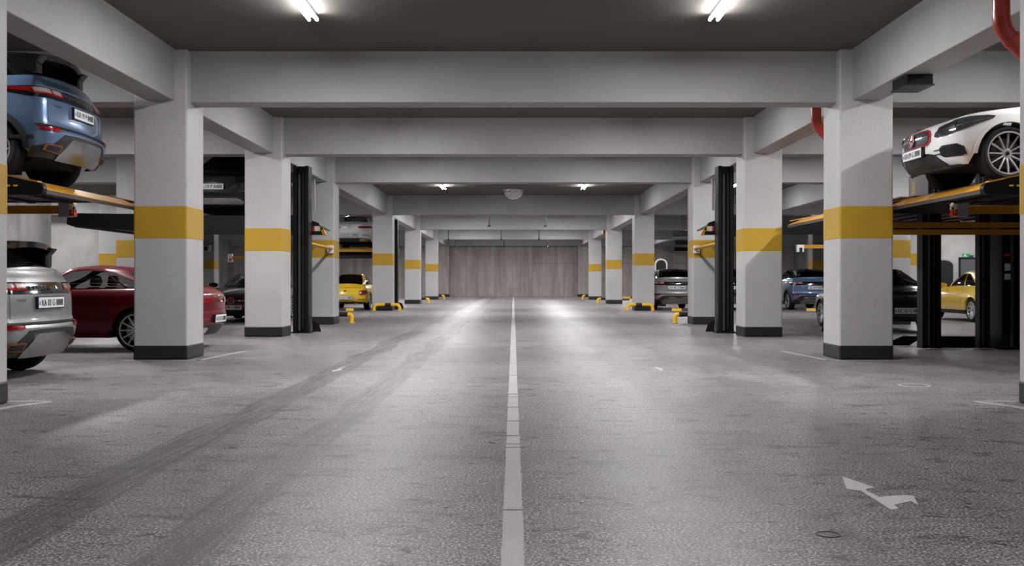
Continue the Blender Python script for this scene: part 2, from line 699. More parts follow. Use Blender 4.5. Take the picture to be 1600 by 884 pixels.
def gh_ring(s, q):
    """glasshouse outline at height fraction q (0 window base, 1 roof edge)"""
    G = s.S['gh']
    b, t = G['base'], G['top']
    e = q
    xr = b['xr'] + (t['xr'] - b['xr']) * e - G['bulge_r'] * math.sin(PI * q)
    xf = b['xf'] + (t['xf'] - b['xf']) * e + G['bulge_f'] * math.sin(PI * q)
    W = b['W'] + (t['W'] - b['W']) * e + G['bulge'] * math.sin(PI * q)
    rc, fc = G['rc'], G['fc']
    zb, zt = G['zb'], G['zt']
    lr, lf = G['lr'], G['lf']
    XA, XB = xr + lr, xf - lf
    pts = []
    br, bf = G['bow_r'], G['bow_f']
    for i in range(NR + 1):
        y = (W - rc) * i / NR
        pts.append((xr + br * (y / W) ** 2, y))
    xc = pts[-1][0]
    for i in range(1, NCN + 1):
        a = PI / 2 * i / NCN
        pts.append((XA - (XA - xc) * math.cos(a), (W - rc) + rc * math.sin(a)))
    f0, f1 = s.sx[0], s.sx[-1]
    for x in s.sx[1:]:
        pts.append((XA + (XB - XA) * (x - f0) / (f1 - f0), W))
    yc = W - fc
    xc = xf - bf * (yc / W) ** 2
    for i in range(1, NCN + 1):
        a = PI / 2 * i / NCN
        pts.append((XB + (xc - XB) * math.sin(a), (W - fc) + fc * math.cos(a)))
    for i in range(NF - 1, -1, -1):
        y = yc * i / NF
        pts.append((xf - bf * (y / W) ** 2, y))
    out = []
    xm, hl = (b['xr'] + b['xf']) / 2, (b['xf'] - b['xr']) / 2
    for x, y in pts:
        y *= 1 - G['narrow'] * max(0, (x - xm) / hl) ** 2 - G['narrow_r'] * max(0, (xm - x) / hl) ** 2
        z0 = s.gzb(x)
        z1 = s.gzt(x) + G['crown'] * (1 - min(1, (y / t['W']) ** 2))
        out.append(Vector((x, y, z0 + (z1 - z0) * q)))
    return out


def loft_glasshouse(s):
    """returns {class: MB}: roof (with pillars), windshield, rear_window, side panes left and right"""
    G = s.S['gh']
    NG = 10
    rows = [gh_ring(s, k / NG) for k in range(NG + 1)]
    n = s.ncol
    i0, i1 = NR + NCN, n - NF - NCN - 1
    f0, f1 = s.sx[0], s.sx[-1]
    res = {}

    def get(k):
        return res.setdefault(k, MB())

    def cls(c, k):
        lo, hi = G.get('rows', (1, 8))
        if c < NR + G.get('rearwrap', 0):
            return 'rear_window' if G.get('rrows', (lo, hi))[0] <= k <= G.get('rrows', (lo, hi))[1] else 'roof'
        if c >= n - 1 - NF - 4:
            return 'windshield' if 0 <= k <= 9 else 'roof'
        if i0 <= c < i1:
            fr = ((s.sx[c - i0] + s.sx[c - i0 + 1]) / 2 - f0) / (f1 - f0)
            if lo <= k <= hi:
                for p, (a, b) in enumerate(G['panes']):
                    if a <= fr <= b:
                        return 'pane%d' % p
        return 'roof'
    for sg in (1, -1):
        for k in range(NG):
            for c in range(n - 1):
                cl = cls(c, k)
                if cl.startswith('pane'):
                    cl += 'L' if sg > 0 else 'R'
                q = [rows[k][c], rows[k][c + 1], rows[k + 1][c + 1], rows[k + 1][c]]
                get(cl).add([(p.x, p.y * sg, p.z) for p in q], [(0, 1, 2, 3) if sg > 0 else (3, 2, 1, 0)])
        top = rows[-1]
        prev = top
        for m in range(1, 9):
            f = 1 - m / 8
            cur = []
            for p in top:
                y = p.y * f
                z = s.gzt(p.x) + G['crown'] * (1 - min(1, (y / G['top']['W']) ** 2))
                cur.append(Vector((p.x, y, z)))
            for c in range(n - 1):
                q = [prev[c], prev[c + 1], cur[c + 1], cur[c]]
                get('roof').add([(p.x, p.y * sg, p.z) for p in q], [(0, 1, 2, 3)])
            prev = cur
    return res


def wheel_meshes(r, rim, wid, spokes, double, tag_):
    w = wid / 2
    t = MB().lathe([(rim, -w * .86), (rim + .03, -w), (r - .035, -w), (r - .012, -w * .86), (r, -w * .55), (r, w * .55), (r - .012, w * .86), (r - .035, w), (rim + .03, w), (rim, w * .86)], 48)
    for gy in (-.5, 0, .5):
        pass
    rm = MB()
    rm.lathe([(rim + .004, w * .84), (rim - .004, w * .92), (rim - .018, w * .88), (rim - .026, w * .5), (rim - .03, -w * .6), (.02, -w * .62)], 48, mi=1)
    rm.lathe([(rim + .008, w * .83), (rim + .006, w * .96), (rim - .012, w * .96), (rim - .018, w * .82)], 48, mi=0)
    rm.lathe([(.0, w * .55), (.05, w * .55), (.062, w * .45), (.062, w * .2)], 20, mi=0)
    rm.lathe([(.0, w * .60), (.025, w * .60), (.028, w * .5)], 16, mi=1)
    rm.lathe([(.0, w * .02), (rim * .72, w * .02), (rim * .72, -w * .2)], 32, mi=2)
    for k in range(spokes):
        a = 2 * PI * k / spokes
        for off in ((-.06, .06) if double else (0,)):
            hw0, hw1 = (.011, .010) if double else (.011, .008)
            pts = []
            ca, sa = math.cos(a), math.sin(a)
            o1 = off * rim * 1.9
            for rr, hw, y, oo in ((.045, hw0, w * .48, off * .25), (rim * .6, hw1, w * .74, o1 * .55), (rim - .012, hw1, w * .86, o1)):
                for sg in (-1, 1):
                    tt = oo + sg * hw
                    pts.append((ca * rr - sa * tt, y, sa * rr + ca * tt))
            vs = pts + [(x, y - .03, z) for x, y, z in pts]
            fs = [(0, 1, 3, 2), (2, 3, 5, 4), (0, 2, 8, 6), (2, 4, 10, 8), (3, 1, 7, 9), (5, 3, 9, 11), (4, 5, 11, 10)]
            rm.add(vs, fs, 0)
    return t.mesh('wheel', [M['rubber']], smooth=0.7), rm.mesh('rim', [M['alloy'], M['darkalloy'], M['skid']], smooth=0.6)


SUV = dict(
    xr=[(.24, -2.02), (.33, -2.09), (.48, -2.165), (.58, -2.185), (.645, -2.175), (.675, -2.125), (.72, -2.12), (.95, -2.115), (1.06, -2.095), (1.14, -2.055), (1.22, -2.01), (1.30, -1.93)],
    xf=[(.24, 2.02), (.38, 2.12), (.55, 2.185), (.75, 2.175), (.88, 2.13), (.98, 2.04), (1.06, 1.94)],
    W=[(.24, .84), (.34, .895), (.5, .935), (.72, .95), (.9, .945), (1.05, .93), (1.16, .905), (1.24, .87), (1.32, .82)],
    zbelt=[(-2.2, 1.255), (-1.6, 1.25), (-.6, 1.19), (.8, 1.115), (1.4, 1.075), (2.2, .93)],
    zsill=[(-2.2, .27), (-1.9, .27), (-1.6, .27), (1.6, .26), (2.2, .26)],
    axles=(-1.36, 1.32), ra=.425, rw=.37, wr=.365, rim=.255, XA=-1.86, XB=1.80, rc=.17, fc=.30, bow_r=.11, bow_f=.20,
    tfx=.6, tf=.07, trx=-.8, tr=.055, xmin=-2.19, xmax=2.19, hood=.05,
    gh=dict(base=dict(xr=-1.93, xf=1.0, W=.80), top=dict(xr=-1.60, xf=.22, W=.60), zb=[(-2, 1.285), (-1, 1.235), (.3, 1.165), (1.1, 1.135)],
            zt=[(-1.7, 1.55), (-.9, 1.59), (.0, 1.59), (.4, 1.565)], bulge=.02, bulge_r=.02, bulge_f=.05, rc=.13, fc=.14, lr=.26, lf=.30, bow_r=.08, bow_f=.22,
            narrow=.05, narrow_r=.06, crown=.085, panes=[(.03, .27), (.31, .60), (.635, .965)], rows=(1, 8), rrows=(1, 8), rearwrap=3),
    spokes=10, double=False, belt_glass='darkglass')

COUPE = dict(
    xr=[(.24, -2.19), (.34, -2.27), (.48, -2.335), (.60, -2.35), (.66, -2.33), (.80, -2.335), (.90, -2.325), (.97, -2.27), (1.02, -2.20)],
    xf=[(.19, 2.16), (.27, 2.27), (.45, 2.345), (.60, 2.345), (.70, 2.31), (.78, 2.22), (.86, 2.10), (.94, 1.95)],
    W=[(.2, .84), (.34, .895), (.5, .925), (.68, .93), (.82, .92), (.92, .885), (1.0, .83), (1.06, .78)],
    zbelt=[(-2.4, .985), (-1.9, 1.0), (-1.2, .99), (.6, .955), (1.4, .915), (2.0, .83), (2.35, .735)],
    zsill=[(-2.3, .26), (-1.7, .25), (0, .235), (1.9, .22), (2.3, .20)],
    axles=(-1.23, 1.50), ra=.40, rw=.345, wr=.345, rim=.268, XA=-1.78, XB=1.98, rc=.33, fc=.42, bow_r=.16, bow_f=.22,
    tfx=.7, tf=.06, trx=-.9, tr=.07, xmin=-2.35, xmax=2.35, hood=.06,
    gh=dict(base=dict(xr=-1.92, xf=1.0, W=.755), top=dict(xr=-1.02, xf=.20, W=.54), zb=[(-2, 1.03), (-1, 1.01), (.5, .985), (1.1, .97)],
            zt=[(-1.2, 1.285), (-.8, 1.335), (-.35, 1.362), (.0, 1.338), (.25, 1.285)], bulge=.035, bulge_r=.06, bulge_f=.07, rc=.18, fc=.16, lr=.40, lf=.34, bow_r=.18, bow_f=.24,
            narrow=.06, narrow_r=.14, crown=.065, panes=[(.03, .20), (.225, .545), (.56, .97)], rows=(1, 8), rearwrap=5),
    spokes=12, double=False, belt_glass='glass')

BEETLE = dict(
    xr=[(.25, -2.0), (.36, -2.09), (.5, -2.14), (.62, -2.13), (.74, -2.09), (.84, -2.03), (.91, -1.95), (.97, -1.85)],
    xf=[(.22, 1.98), (.34, 2.10), (.48, 2.14), (.6, 2.10), (.7, 2.02), (.8, 1.88), (.88, 1.72)],
    W=[(.22, .82), (.36, .885), (.52, .905), (.68, .90), (.8, .875), (.9, .83), (.99, .77)],
    zbelt=[(-2.15, .88), (-1.7, .955), (-1.0, .965), (.6, .945), (1.2, .90), (1.7, .82), (2.15, .64)],
    zsill=[(-2.1, .28), (-1.6, .26), (0, .24), (1.6, .25), (2.1, .24)],
    axles=(-1.22, 1.32), ra=.39, rw=.335, wr=.335, rim=.235, XA=-1.70, XB=1.74, rc=.42, fc=.48, bow_r=.20, bow_f=.26,
    tfx=.6, tf=.08, trx=-.6, tr=.08, xmin=-2.14, xmax=2.14, hood=.10,
    gh=dict(base=dict(xr=-1.70, xf=.86, W=.72), top=dict(xr=-.78, xf=.16, W=.50), zb=[(-1.8, .975), (-1, .985), (.5, .965), (1, .95)],
            zt=[(-1.0, 1.32), (-.5, 1.405), (-.15, 1.42), (.2, 1.37)], bulge=.055, bulge_r=.17, bulge_f=.09, rc=.20, fc=.16, lr=.42, lf=.30, bow_r=.22, bow_f=.24,
            narrow=.05, narrow_r=.14, crown=.075, panes=[(.05, .42), (.45, .97)], rows=(1, 8), rrows=(1, 9), rearwrap=5),
    spokes=10, double=True, belt_glass='darkglass')

_car = {}


def car_meshes(kind):
    if kind in _car:
        return _car[kind]
    S = {'suv': SUV, 'coupe': COUPE, 'beetle': BEETLE}[kind]
    s = Shape(S)
    G = S['gh']
    s.gzb, s.gzt = curve(G['zb']), curve(G['zt'])
    R = {'shape': s, 'S': S}
    R['body'] = loft_body(s).mesh('body', [M['white']], smooth=0.6, merge=0.0006)
    gl = loft_glasshouse(s)
    R['glass'] = {k: v.mesh(k, [M['glass']], smooth=0.6, merge=0.0006) for k, v in gl.items()}
    R['wheel'] = wheel_meshes(S['wr'], S['rim'], .235, S['spokes'], S['double'], kind)
    ub = MB()
    ax0, ax1 = S['axles']
    wm = .60
    ub.box(S['xmin'] + .45, S['xmax'] - .35, -wm, wm, .24, .62)
    ub.box(ax0 + S['ra'] + .03, ax1 - S['ra'] - .03, -.84, .84, .22, .5)
    ub.box(S['xmin'] + .40, ax0 - S['ra'] - .02, -.70, .70, .30, .55)
    ub.box(ax1 + S['ra'] + .02, S['xmax'] - .30, -.68, .68, .25, .55)
    R['under'] = ub.mesh('underbody', [M['darkin']])
    cab = MB()
    zb = s.gzb(0)
    cab.box(G['base']['xr'] + .35, G['base']['xf'] - .45, -.64, .64, zb - .30, zb - .12)
    cab.box(G['base']['xf'] - .55, G['base']['xf'] - .25, -.60, .60, zb - .14, zb - .03)
    R['cabin'] = cab.mesh('cabin_lining', [M['darkin']], bevel=.04)
    st = MB()
    h = S['gh']['zt'][1][1]
    lift = h - .57
    st.prism([(-.42, lift - .10), (-.36, lift + .12), (-.40, lift + .28), (-.30, lift + .30), (-.20, lift + .10), (-.20, lift - .10)], 'y', -.21, .21)
    R['seat'] = st.mesh('seat', [M['seatleather']], bevel=.045, segs=3, smooth=.8)
    hd = MB()
    hd.prism([(-.41, lift + .30), (-.44, lift + .40), (-.40, lift + .49), (-.33, lift + .48), (-.31, lift + .31)], 'y', -.14, .14)
    R['headrest'] = hd.mesh('headrest', [M['seatleather']], bevel=.035, segs=3, smooth=.8)
    _car[kind] = R
    return R


def put(name, me, parent, *mats, loc=None, rz=None):
    o = link(name, me, parent)
    for i, m in enumerate(mats):
        if m is None:
            continue
        if i < len(me.materials):
            o.material_slots[i].link = 'OBJECT'
            o.material_slots[i].material = m
    if loc:
        o.location = loc
    if rz:
        o.rotation_euler = (0, 0, rz)
    return o


def plate(t, s, end, d, z, text, w=.56, h=.125, tilt=True, eps=.02):
    p, n = s.place(end, d, z, eps)
    n = Vector((n.x, n.y, 0 if not tilt else n.z * .5)).normalized()
    up = Vector((0, 0, 1))
    up = (up - n * up.dot(n)).normalized()
    rt = up.cross(n)
    def P(x, y, q):
        return p + rt * x + up * y + n * q
    mb = MB()
    def slab(x0, x1, y0, y1, q0, q1, mi):
        vs = [P(x, y, q) for q in (q0, q1) for y in (y0, y1) for x in (x0, x1)]
        mb.add(vs, [(0, 2, 3, 1), (4, 5, 7, 6), (0, 1, 5, 4), (2, 6, 7, 3), (0, 4, 6, 2), (1, 3, 7, 5)], mi)
    slab(-w / 2 - .012, w / 2 + .012, -h / 2 - .012, h / 2 + .012, -.03, .004, 0)
    slab(-w / 2, w / 2, -h / 2, h / 2, .0, .007, 1)
    slab(-w / 2 + .012, -w / 2 + .035, -h * .22, h * .12, .0, .0085, 2)
    o = mb.build('license_plate', [M['ink'], M['plate'], M['blueink']], t)
    vs, fs, tw, th = text2d(text)
    lm = MB()
    kx, ky = (w * .84) / tw, (h * .62) / th
    lm.add([P(x * kx + .018, y * ky, .0105) for x, y in vs], fs)
    # a little weight for the strokes
    lm.add([P(x * kx + .022, y * ky, .0104) for x, y in vs], fs)
    tag(lm.build('plate_lettering', M['ink'], o), 'black plate lettering reading ' + text)
    return o


def ring_star(t, s, end, d, z, r, back):
    """round emblem with three rays"""
    p, n = s.place(end, d, z, .03)
    up = Vector((0, 0, 1))
    up = (up - n * up.dot(n)).normalized()
    rt = up.cross(n)
    mb = MB()
    pts = [p + rt * r * math.cos(a) + up * r * math.sin(a) for a in [2 * PI * k / 28 for k in range(29)]]
    mb.tube(pts, r * .10, 8)
    for k in range(3):
        a = PI / 2 + 2 * PI * k / 3
        dv = rt * math.cos(a) + up * math.sin(a)
        sv = rt * -math.sin(a) + up * math.cos(a)
        c = p
        mb.add([c + sv * r * .16 + n * .0, c - sv * r * .16, c + dv * r, c + n * .015], [(0, 3, 2), (1, 2, 3), (0, 2, 1)])
    o = mb.build('emblem', M['chrome'], t, smooth=.5)
    if back:
        b = MB()
        b.add([p - n * .004 + rt * r * math.cos(a) + up * r * math.sin(a) for a in [2 * PI * k / 28 for k in range(28)]], [tuple(range(28))])
        b.build('emblem_backing', back, o)
    return o


def mirror(t, s, x, sg, paint):
    z = s.zbelt(x) + .06
    y = s.W(.9) * s.tap(x)
    mb = MB()
    rows = []
    for k in range(9):
        q = k / 8
        yy = y - .03 + .26 * q
        sc = math.sin(PI * min(1, .12 + q * .80)) ** .5
        rows.append([Vector((x + .075 * sc * math.cos(a) * (1.0), sg * yy, z + .03 + .075 * sc * math.sin(a))) for a in [2 * PI * j / 14 for j in range(14)]])
    mb.grid(rows, closed=True)
    mb.add(rows[-1], [tuple(range(14))])
    mb.add(rows[0], [tuple(range(14))])
    return mb.build('mirror', paint, t, smooth=1.0)


def arch_trim(t, s, sg, mat, wd=.06, eps=.012):
    for ax in s.S['axles']:
        mb = MB()
        outer, inner, back = [], [], []
        for k in range(0, 33):
            a = PI * k / 32
            ra = s.S['ra']
            x0, z0 = ax + (ra - .012) * math.cos(a), s.S['rw'] + (ra - .012) * math.sin(a)
            x1, z1 = ax + (ra + wd) * math.cos(a), s.S['rw'] + (ra + wd) * math.sin(a)
            x0c, x1c = (max(s.XA - .05, min(s.XB + .05, v)) for v in (x0, x1))
            p0, p1 = s.side(x0c, z0, sg), s.side(x1c, z1, sg)
            inner.append(p0 + Vector((0, sg * eps, 0)))
            outer.append(p1 + Vector((0, sg * eps, 0)))
            back.append((p0 - Vector((0, sg * .05, 0)), p1 - Vector((0, sg * .02, 0))))
        mb.grid([[b[0] for b in back], inner, outer, [b[1] for b in back]])
        mb.build('wheel_arch_trim', mat, t, smooth=.6)


def make_car(kind, name, label, loc, rz, paint, rear_plate=None, front_plate=None, plate_w=.56, detail=2, group=None, scale=1.0, grille=None):
    R = car_meshes(kind)
    s, S = R['shape'], R['S']
    t = thing(name, label, 'car', loc, rz, group)
    if scale != 1.0:
        t.scale = (scale,) * 3
    body = put('body', R['body'], t, paint)
    dark_roof = kind == 'suv'
    gname = S['belt_glass']
    roofmat = M['blackgloss'] if dark_roof else paint
    for k, me in R['glass'].items():
        if k == 'roof':
            put('roof', me, t, LINED[roofmat.name])
        elif k.startswith('pane'):
            put('side_window', me, t, M[gname])
        else:
            put('rear_window' if k == 'rear_window' else 'windshield', me, t, M[gname])
    put('underbody', R['under'], t)
    put('cabin_lining', R['cabin'], t)
    for y in (.36, -.36):
        st = put('seat', R['seat'], t, loc=((.02 if kind != 'coupe' else .02), y, 0))
        put('headrest', R['headrest'], st)
    for i, ax in enumerate(S['axles']):
        for sg in (1, -1):
            w = put('wheel', R['wheel'][0], t, loc=(ax, sg * (s.W(.45) * s.tap(ax) - .125), S['wr']), rz=0 if sg > 0 else PI)
            put('rim', R['wheel'][1], w)
    for sg in (1, -1):
        mirror(t, s, S['gh']['base']['xf'] - .32, sg, M['blackgloss'] if kind != 'beetle' else paint)
    pt = lambda nm, end, keys, mat, lab=None, parent=t, **kw: tag(s.patch(MB(), end, keys, **kw).build(nm, mat, parent, smooth=.6), lab)
    mk = lambda keys: [(-d, a, b) for d, a, b in keys][::-1]
    if kind == 'suv':
        for sg in (1, -1):
            arch_trim(t, s, sg, M['cladding'])
            e = 'left' if sg > 0 else 'right'
            pt('sill_trim', e, [(-.90, .265, .36), (.86, .265, .36)], M['cladding'])
            pt('lower_door_line', e, [(-.88, .50, .53), (.86, .47, .50)], M['cladding'], eps=.004)
            for dx in (-.92, -.02, .92):
                pt('door_gap', e, [(dx - .004, .38, s.zbelt(dx) - .06), (dx + .004, .38, s.zbelt(dx) - .06)], M['ink'], eps=.002)
            for dx in (-.72, .16):
                pt('door_handle', e, [(dx - .09, .93, .955), (dx + .09, .93, .955)], paint, eps=.016)
        # rear
        bar = pt('rear_light_bar', 'rear', [(-1.62, 1.10, 1.118), (-1.3, 1.065, 1.13), (-1.0, 1.01, 1.138), (-.86, 1.0, 1.138), (0, 1.0, 1.138), (.86, 1.0, 1.138), (1.0, 1.01, 1.138), (1.3, 1.065, 1.13), (1.62, 1.10, 1.118)], M['blackgloss'], eps=.008)
        for sg in (1, -1):
            ks = [(.47, 1.045, 1.122), (.62, 1.043, 1.122), (.90, 1.045, 1.122), (1.06, 1.07, 1.122), (1.38, 1.10, 1.118)]
            tl = pt('tail_light', 'rear', ks if sg > 0 else mk(ks), M['redlens'], eps=.014)
            for a, b in ((.50, .66), (.71, .94)):
                kk = [(a, 1.066, 1.117), (b, 1.066, 1.116)]
                pt('clear_lens', 'rear', kk if sg > 0 else mk(kk), M['clearlens'], parent=tl, eps=.017)
            ks = [(.64, .60, .63), (.70, .588, .64), (.92, .595, .64), (1.0, .615, .632)]
            pt('fog_light', 'rear', ks if sg > 0 else mk(ks), M['redlens'], eps=.012)
            ks = [(.80, .68, 1.0), (.806, .68, 1.0)]
            pt('tailgate_gap', 'rear', ks if sg > 0 else mk(ks), M['ink'], eps=.002)
            ks = [(.58, .34, .43), (.60, .34, .44), (.84, .36, .44), (.86, .37, .43)]
            ev = pt('exhaust_trim', 'rear', ks if sg > 0 else mk(ks), M['bronze'], eps=.028)
            ks = [(.61, .355, .425), (.82, .37, .425)]
            pt('exhaust_opening', 'rear', ks if sg > 0 else mk(ks), M['ink'], parent=ev, eps=.033)
        for sg in (1, -1):
            ks = [(1.0, .485, .50), (1.03, .478, .53), (1.34, .485, .53)]
            pt('bumper_strip', 'rear', ks if sg > 0 else mk(ks), M['cladding'], eps=.006)
        pt('bumper_groove', 'rear', [(-.98, .645, .675), (-.6, .648, .684), (.6, .648, .684), (.98, .645, .675)], M['cladding'], eps=.006)
        pt('rear_diffuser', 'rear', [(-.98, .28, .40), (-.74, .275, .44), (-.56, .27, .575), (-.3, .27, .585), (.3, .27, .585), (.56, .27, .575), (.74, .275, .44), (.98, .28, .40)], M['cladding'], eps=.012)
        pt('skid_plate', 'rear', [(-.58, .27, .33), (-.44, .265, .525), (-.40, .265, .54), (.40, .265, .54), (.44, .265, .525), (.58, .27, .33)], M['skid'], eps=.03, thick=.03)
        for i, ch in enumerate('RANGE ROVER'):
            if ch != ' ':
                lt = MB()
                s.lettering(lt, 'rear', ch, -(i - 5) * .078, 1.072, .052, eps=.0115)
                tag(lt.build('letter', M['chrome'], bar), 'silver letter %s on the dark tailgate bar' % ch)
        lt = MB()
        s.lettering(lt, 'rear', 'EVOQUE', .60, .925, .026, width=.17, eps=.003)
        lt.build('model_lettering', M['darkalloy'], t)
        # plate recess lip
        pt('plate_recess', 'rear', [(-.36, .80, .99), (-.33, .79, .995), (.33, .79, .995), (.36, .80, .99)], paint, eps=.004)
        if rear_plate:
            plate(t, s, 'rear', 0, .895, rear_plate, plate_w)
        # spoiler
        sp = MB()
        top, botm = [], []
        rows = []
        for j, (x, z, th) in enumerate(((-1.38, 1.645, .03), (-1.60, 1.65, .10), (-1.80, 1.645, .11), (-1.93, 1.635, .07))):
            up, dn = [], []
            for i in range(21):
                y = -.66 + 1.32 * i / 20
                u = (y / .66)
                xx = x + .10 * u * u
                zz = z - .055 * u * u
                up.append(Vector((xx, y, zz)))
                dn.append(Vector((xx, y, zz - th)))
            rows.append((up, dn))
        sp.grid([r[0] for r in rows] + [rows[-1][1]] + [r[1] for r in rows[::-1]][1:])
        for i in (0, -1):
            sp.add([r[0][i] for r in rows] + [r[1][i] for r in rows[::-1]], [tuple(range(8))])
        sp.build('roof_spoiler', M['blackgloss'], t, smooth=.5)
        for sg in (1, -1):
            fin = MB()
            fin.prism([(-1.42, 1.60), (-1.92, 1.57), (-1.84, 1.48), (-1.84, 1.33), (-1.60, 1.33)], 'y', sg * .52, sg * .67)
            fin.build('spoiler_fin', M['blackgloss'], t, bevel=.02)
        # front
        gr = pt('grille', 'front', [(-.62, .80, .90), (-.5, .75, .91), (.5, .75, .91), (.62, .80, .90)], M['grille'], eps=.01)
        hx = MB()
        for row in range(4):
            for k in range(-8, 9):
                d0 = k * .066 + (row % 2) * .033
                z0 = .775 + row * .036
                if abs(d0) > .53:
                    continue
                hex_ = [s.place('front', d0 + .030 * math.cos(a), z0 + .019 * math.sin(a), .014)[0] for a in [PI / 3 * q for q in range(7)]]
                hx.tube(hex_, .0026, 4)
        hx.build('grille_mesh', M['skid'], gr)
        for sg in (1, -1):
            ks = [(.64, .83, .91), (.9, .85, .925), (1.15, .88, .935), (1.42, .915, .94)]
            hl = pt('headlight', 'front', ks if sg > 0 else mk(ks), M['headlens'], eps=.014)
            ks2 = [(.68, .85, .858), (1.15, .89, .898)]
            pt('light_strip', 'front', ks2 if sg > 0 else mk(ks2), M['chrome'], parent=hl, eps=.018)
            ks = [(.62, .44, .50), (.72, .42, .58), (.98, .44, .60), (1.05, .50, .56)]
            pt('side_intake', 'front', ks if sg > 0 else mk(ks), M['grille'], eps=.01)
            ks = [(.70, .56, .575), (.92, .575, .59)]
            pt('intake_blade', 'front', ks if sg > 0 else mk(ks), M['skid'], eps=.02)
        pt('lower_intake', 'front', [(-.62, .45, .60), (.62, .45, .60)], M['grille'], eps=.01)
        pt('front_skid_plate', 'front', [(-.72, .30, .36), (-.6, .29, .42), (.6, .29, .42), (.72, .30, .36)], M['skid'], eps=.02)
        if front_plate:
            plate(t, s, 'front', 0, .66, front_plate, plate_w, tilt=False)
    elif kind == 'coupe':
        for sg in (1, -1):
            e = 'left' if sg > 0 else 'right'
            pt('sill_trim', e, [(-.78, .238, .265), (1.06, .23, .255)], paint)
            for dx in (-.78, .82):
                pt('door_gap', e, [(dx - .004, .36, s.zbelt(dx) - .05), (dx + .004, .36, s.zbelt(dx) - .05)], M['ink'], eps=.002)
            pt('door_handle', e, [(-.66, .80, .825), (-.46, .80, .825)], paint, eps=.016)
            arch_trim(t, s, sg, paint, wd=.035, eps=.006)
            ks = [(.36, .80, .86), (.5, .785, .875), (.75, .785, .88), (1.0, .81, .875), (1.12, .835, .865)]
            pt('tail_light', 'rear', ks if sg > 0 else mk(ks), M['redlens'], eps=.012)
            ks = [(.52, .50, .525), (.86, .505, .525)]
            pt('reflector', 'rear', ks if sg > 0 else mk(ks), M['redlens'], eps=.01)
            ks = [(.40, .28, .36), (.46, .26, .38), (.74, .28, .38), (.80, .30, .36)]
            pt('exhaust_tip', 'rear', ks if sg > 0 else mk(ks), M['chrome'], eps=.02)
            # front lamps and vents
            ks = [(.53, .595, .635), (.60, .58, .69), (.78, .595, .775), (.97, .655, .81), (1.14, .735, .82), (1.24, .785, .81)]
            hl = pt('headlight', 'front', ks if sg > 0 else mk(ks), M['headlens'], eps=.014)
            ks2 = [(.58, .63, .70), (.72, .64, .74), (.84, .67, .75)]
            pt('projector', 'front', ks2 if sg > 0 else mk(ks2), M['darkalloy'], parent=hl, eps=.018)
            ks3 = [(.86, .685, .697), (1.2, .775, .785)]
            pt('light_strip', 'front', ks3 if sg > 0 else mk(ks3), M['skid'], parent=hl, eps=.019)
            ks = [(.62, .345, .43), (.67, .32, .465), (.88, .32, .475), (.96, .34, .43)]
            pt('side_intake', 'front', ks if sg > 0 else mk(ks), M['grille'], eps=.008)
            for zz in (.365, .415):
                ks = [(.50, zz, zz + .008), (.66, zz, zz + .012)]
                pt('intake_fin', 'front', ks if sg > 0 else mk(ks), M['ink'], eps=.012)
        pt('rear_diffuser', 'rear', [(-.9, .25, .34), (-.6, .25, .40), (.6, .25, .40), (.9, .25, .34)], M['cladding'], eps=.01)
        pt('trunk_gap', 'rear', [(-.62, .655, .662), (.62, .655, .662)], M['ink'], eps=.003)
        ring_star(t, s, 'rear', 0, .835, .05, None)
        if rear_plate:
            plate(t, s, 'rear', 0, .52, rear_plate, plate_w)
        gm = M[grille or 'redgrille']
        gr = pt('grille', 'front', [(-.44, .555, .64), (-.38, .505, .70), (-.3, .495, .715), (.3, .495, .715), (.38, .505, .70), (.44, .555, .64)], gm, eps=.012, nz=6)
        gi = pt('grille_insert', 'front', [(-.41, .565, .63), (-.35, .525, .68), (-.3, .52, .695), (.3, .52, .695), (.35, .525, .68), (.41, .565, .63)], M['grille'], parent=gr, eps=.018, nz=6)
        pins = MB()
        for row in range(7):
            for k in range(-14, 15):
                d0 = k * .026 + (row % 2) * .013
                if abs(d0) > .37 or abs(d0) < .1:
                    continue
                z0 = .535 + row * .024
                a = s.place('front', d0 - .007, z0, .021)[0]
                b = s.place('front', d0 + .007, z0 + .006, .021)[0]
                pins.tube([a, b], .0032, 4)
        pins.build('grille_mesh', M['skid'], gr)
        for sg in (1, -1):
            ks = [(.10, .604, .618), (.40, .606, .618)]
            pt('grille_bar', 'front', ks if sg > 0 else mk(ks), M['chrome'], parent=gr, eps=.027)
        ring_star(t, s, 'front', 0, .612, .088, M['redgrille'] if grille is None else M['grille'])
        pt('lower_intake', 'front', [(-.62, .215, .25), (-.50, .21, .37), (-.36, .205, .40), (.36, .205, .40), (.50, .21, .37), (.62, .215, .25)], M['grille'], eps=.008)
        pt('bumper_lip', 'front', [(-.8, .195, .222), (.8, .195, .222)], M['grille'], eps=.016)
        if front_plate:
            plate(t, s, 'front', 0, .43, front_plate, plate_w, .12, tilt=False)
    else:
        for sg in (1, -1):
            e = 'left' if sg > 0 else 'right'
            pt('sill_trim', e, [(-.80, .25, .33), (.90, .25, .33)], M['cladding'])
            for dx in (-.62, .74):
                pt('door_gap', e, [(dx - .004, .38, s.zbelt(dx) - .05), (dx + .004, .38, s.zbelt(dx) - .05)], M['ink'], eps=.002)
            pt('door_handle', e, [(-.52, .79, .815), (-.32, .79, .815)], paint, eps=.016)
            arch_trim(t, s, sg, paint, wd=.05, eps=.012)
            ks = [(.56, .63, .74), (.62, .60, .79), (.80, .62, .80), (.92, .66, .77)]
            pt('tail_light', 'rear', ks if sg > 0 else mk(ks), M['redlens'], eps=.016)
            ks = [(.50, .42, .44), (.80, .425, .44)]
            pt('reflector', 'rear', ks if sg > 0 else mk(ks), M['redlens'], eps=.01)
            ks = [(.36, .27, .32), (.50, .27, .32)]
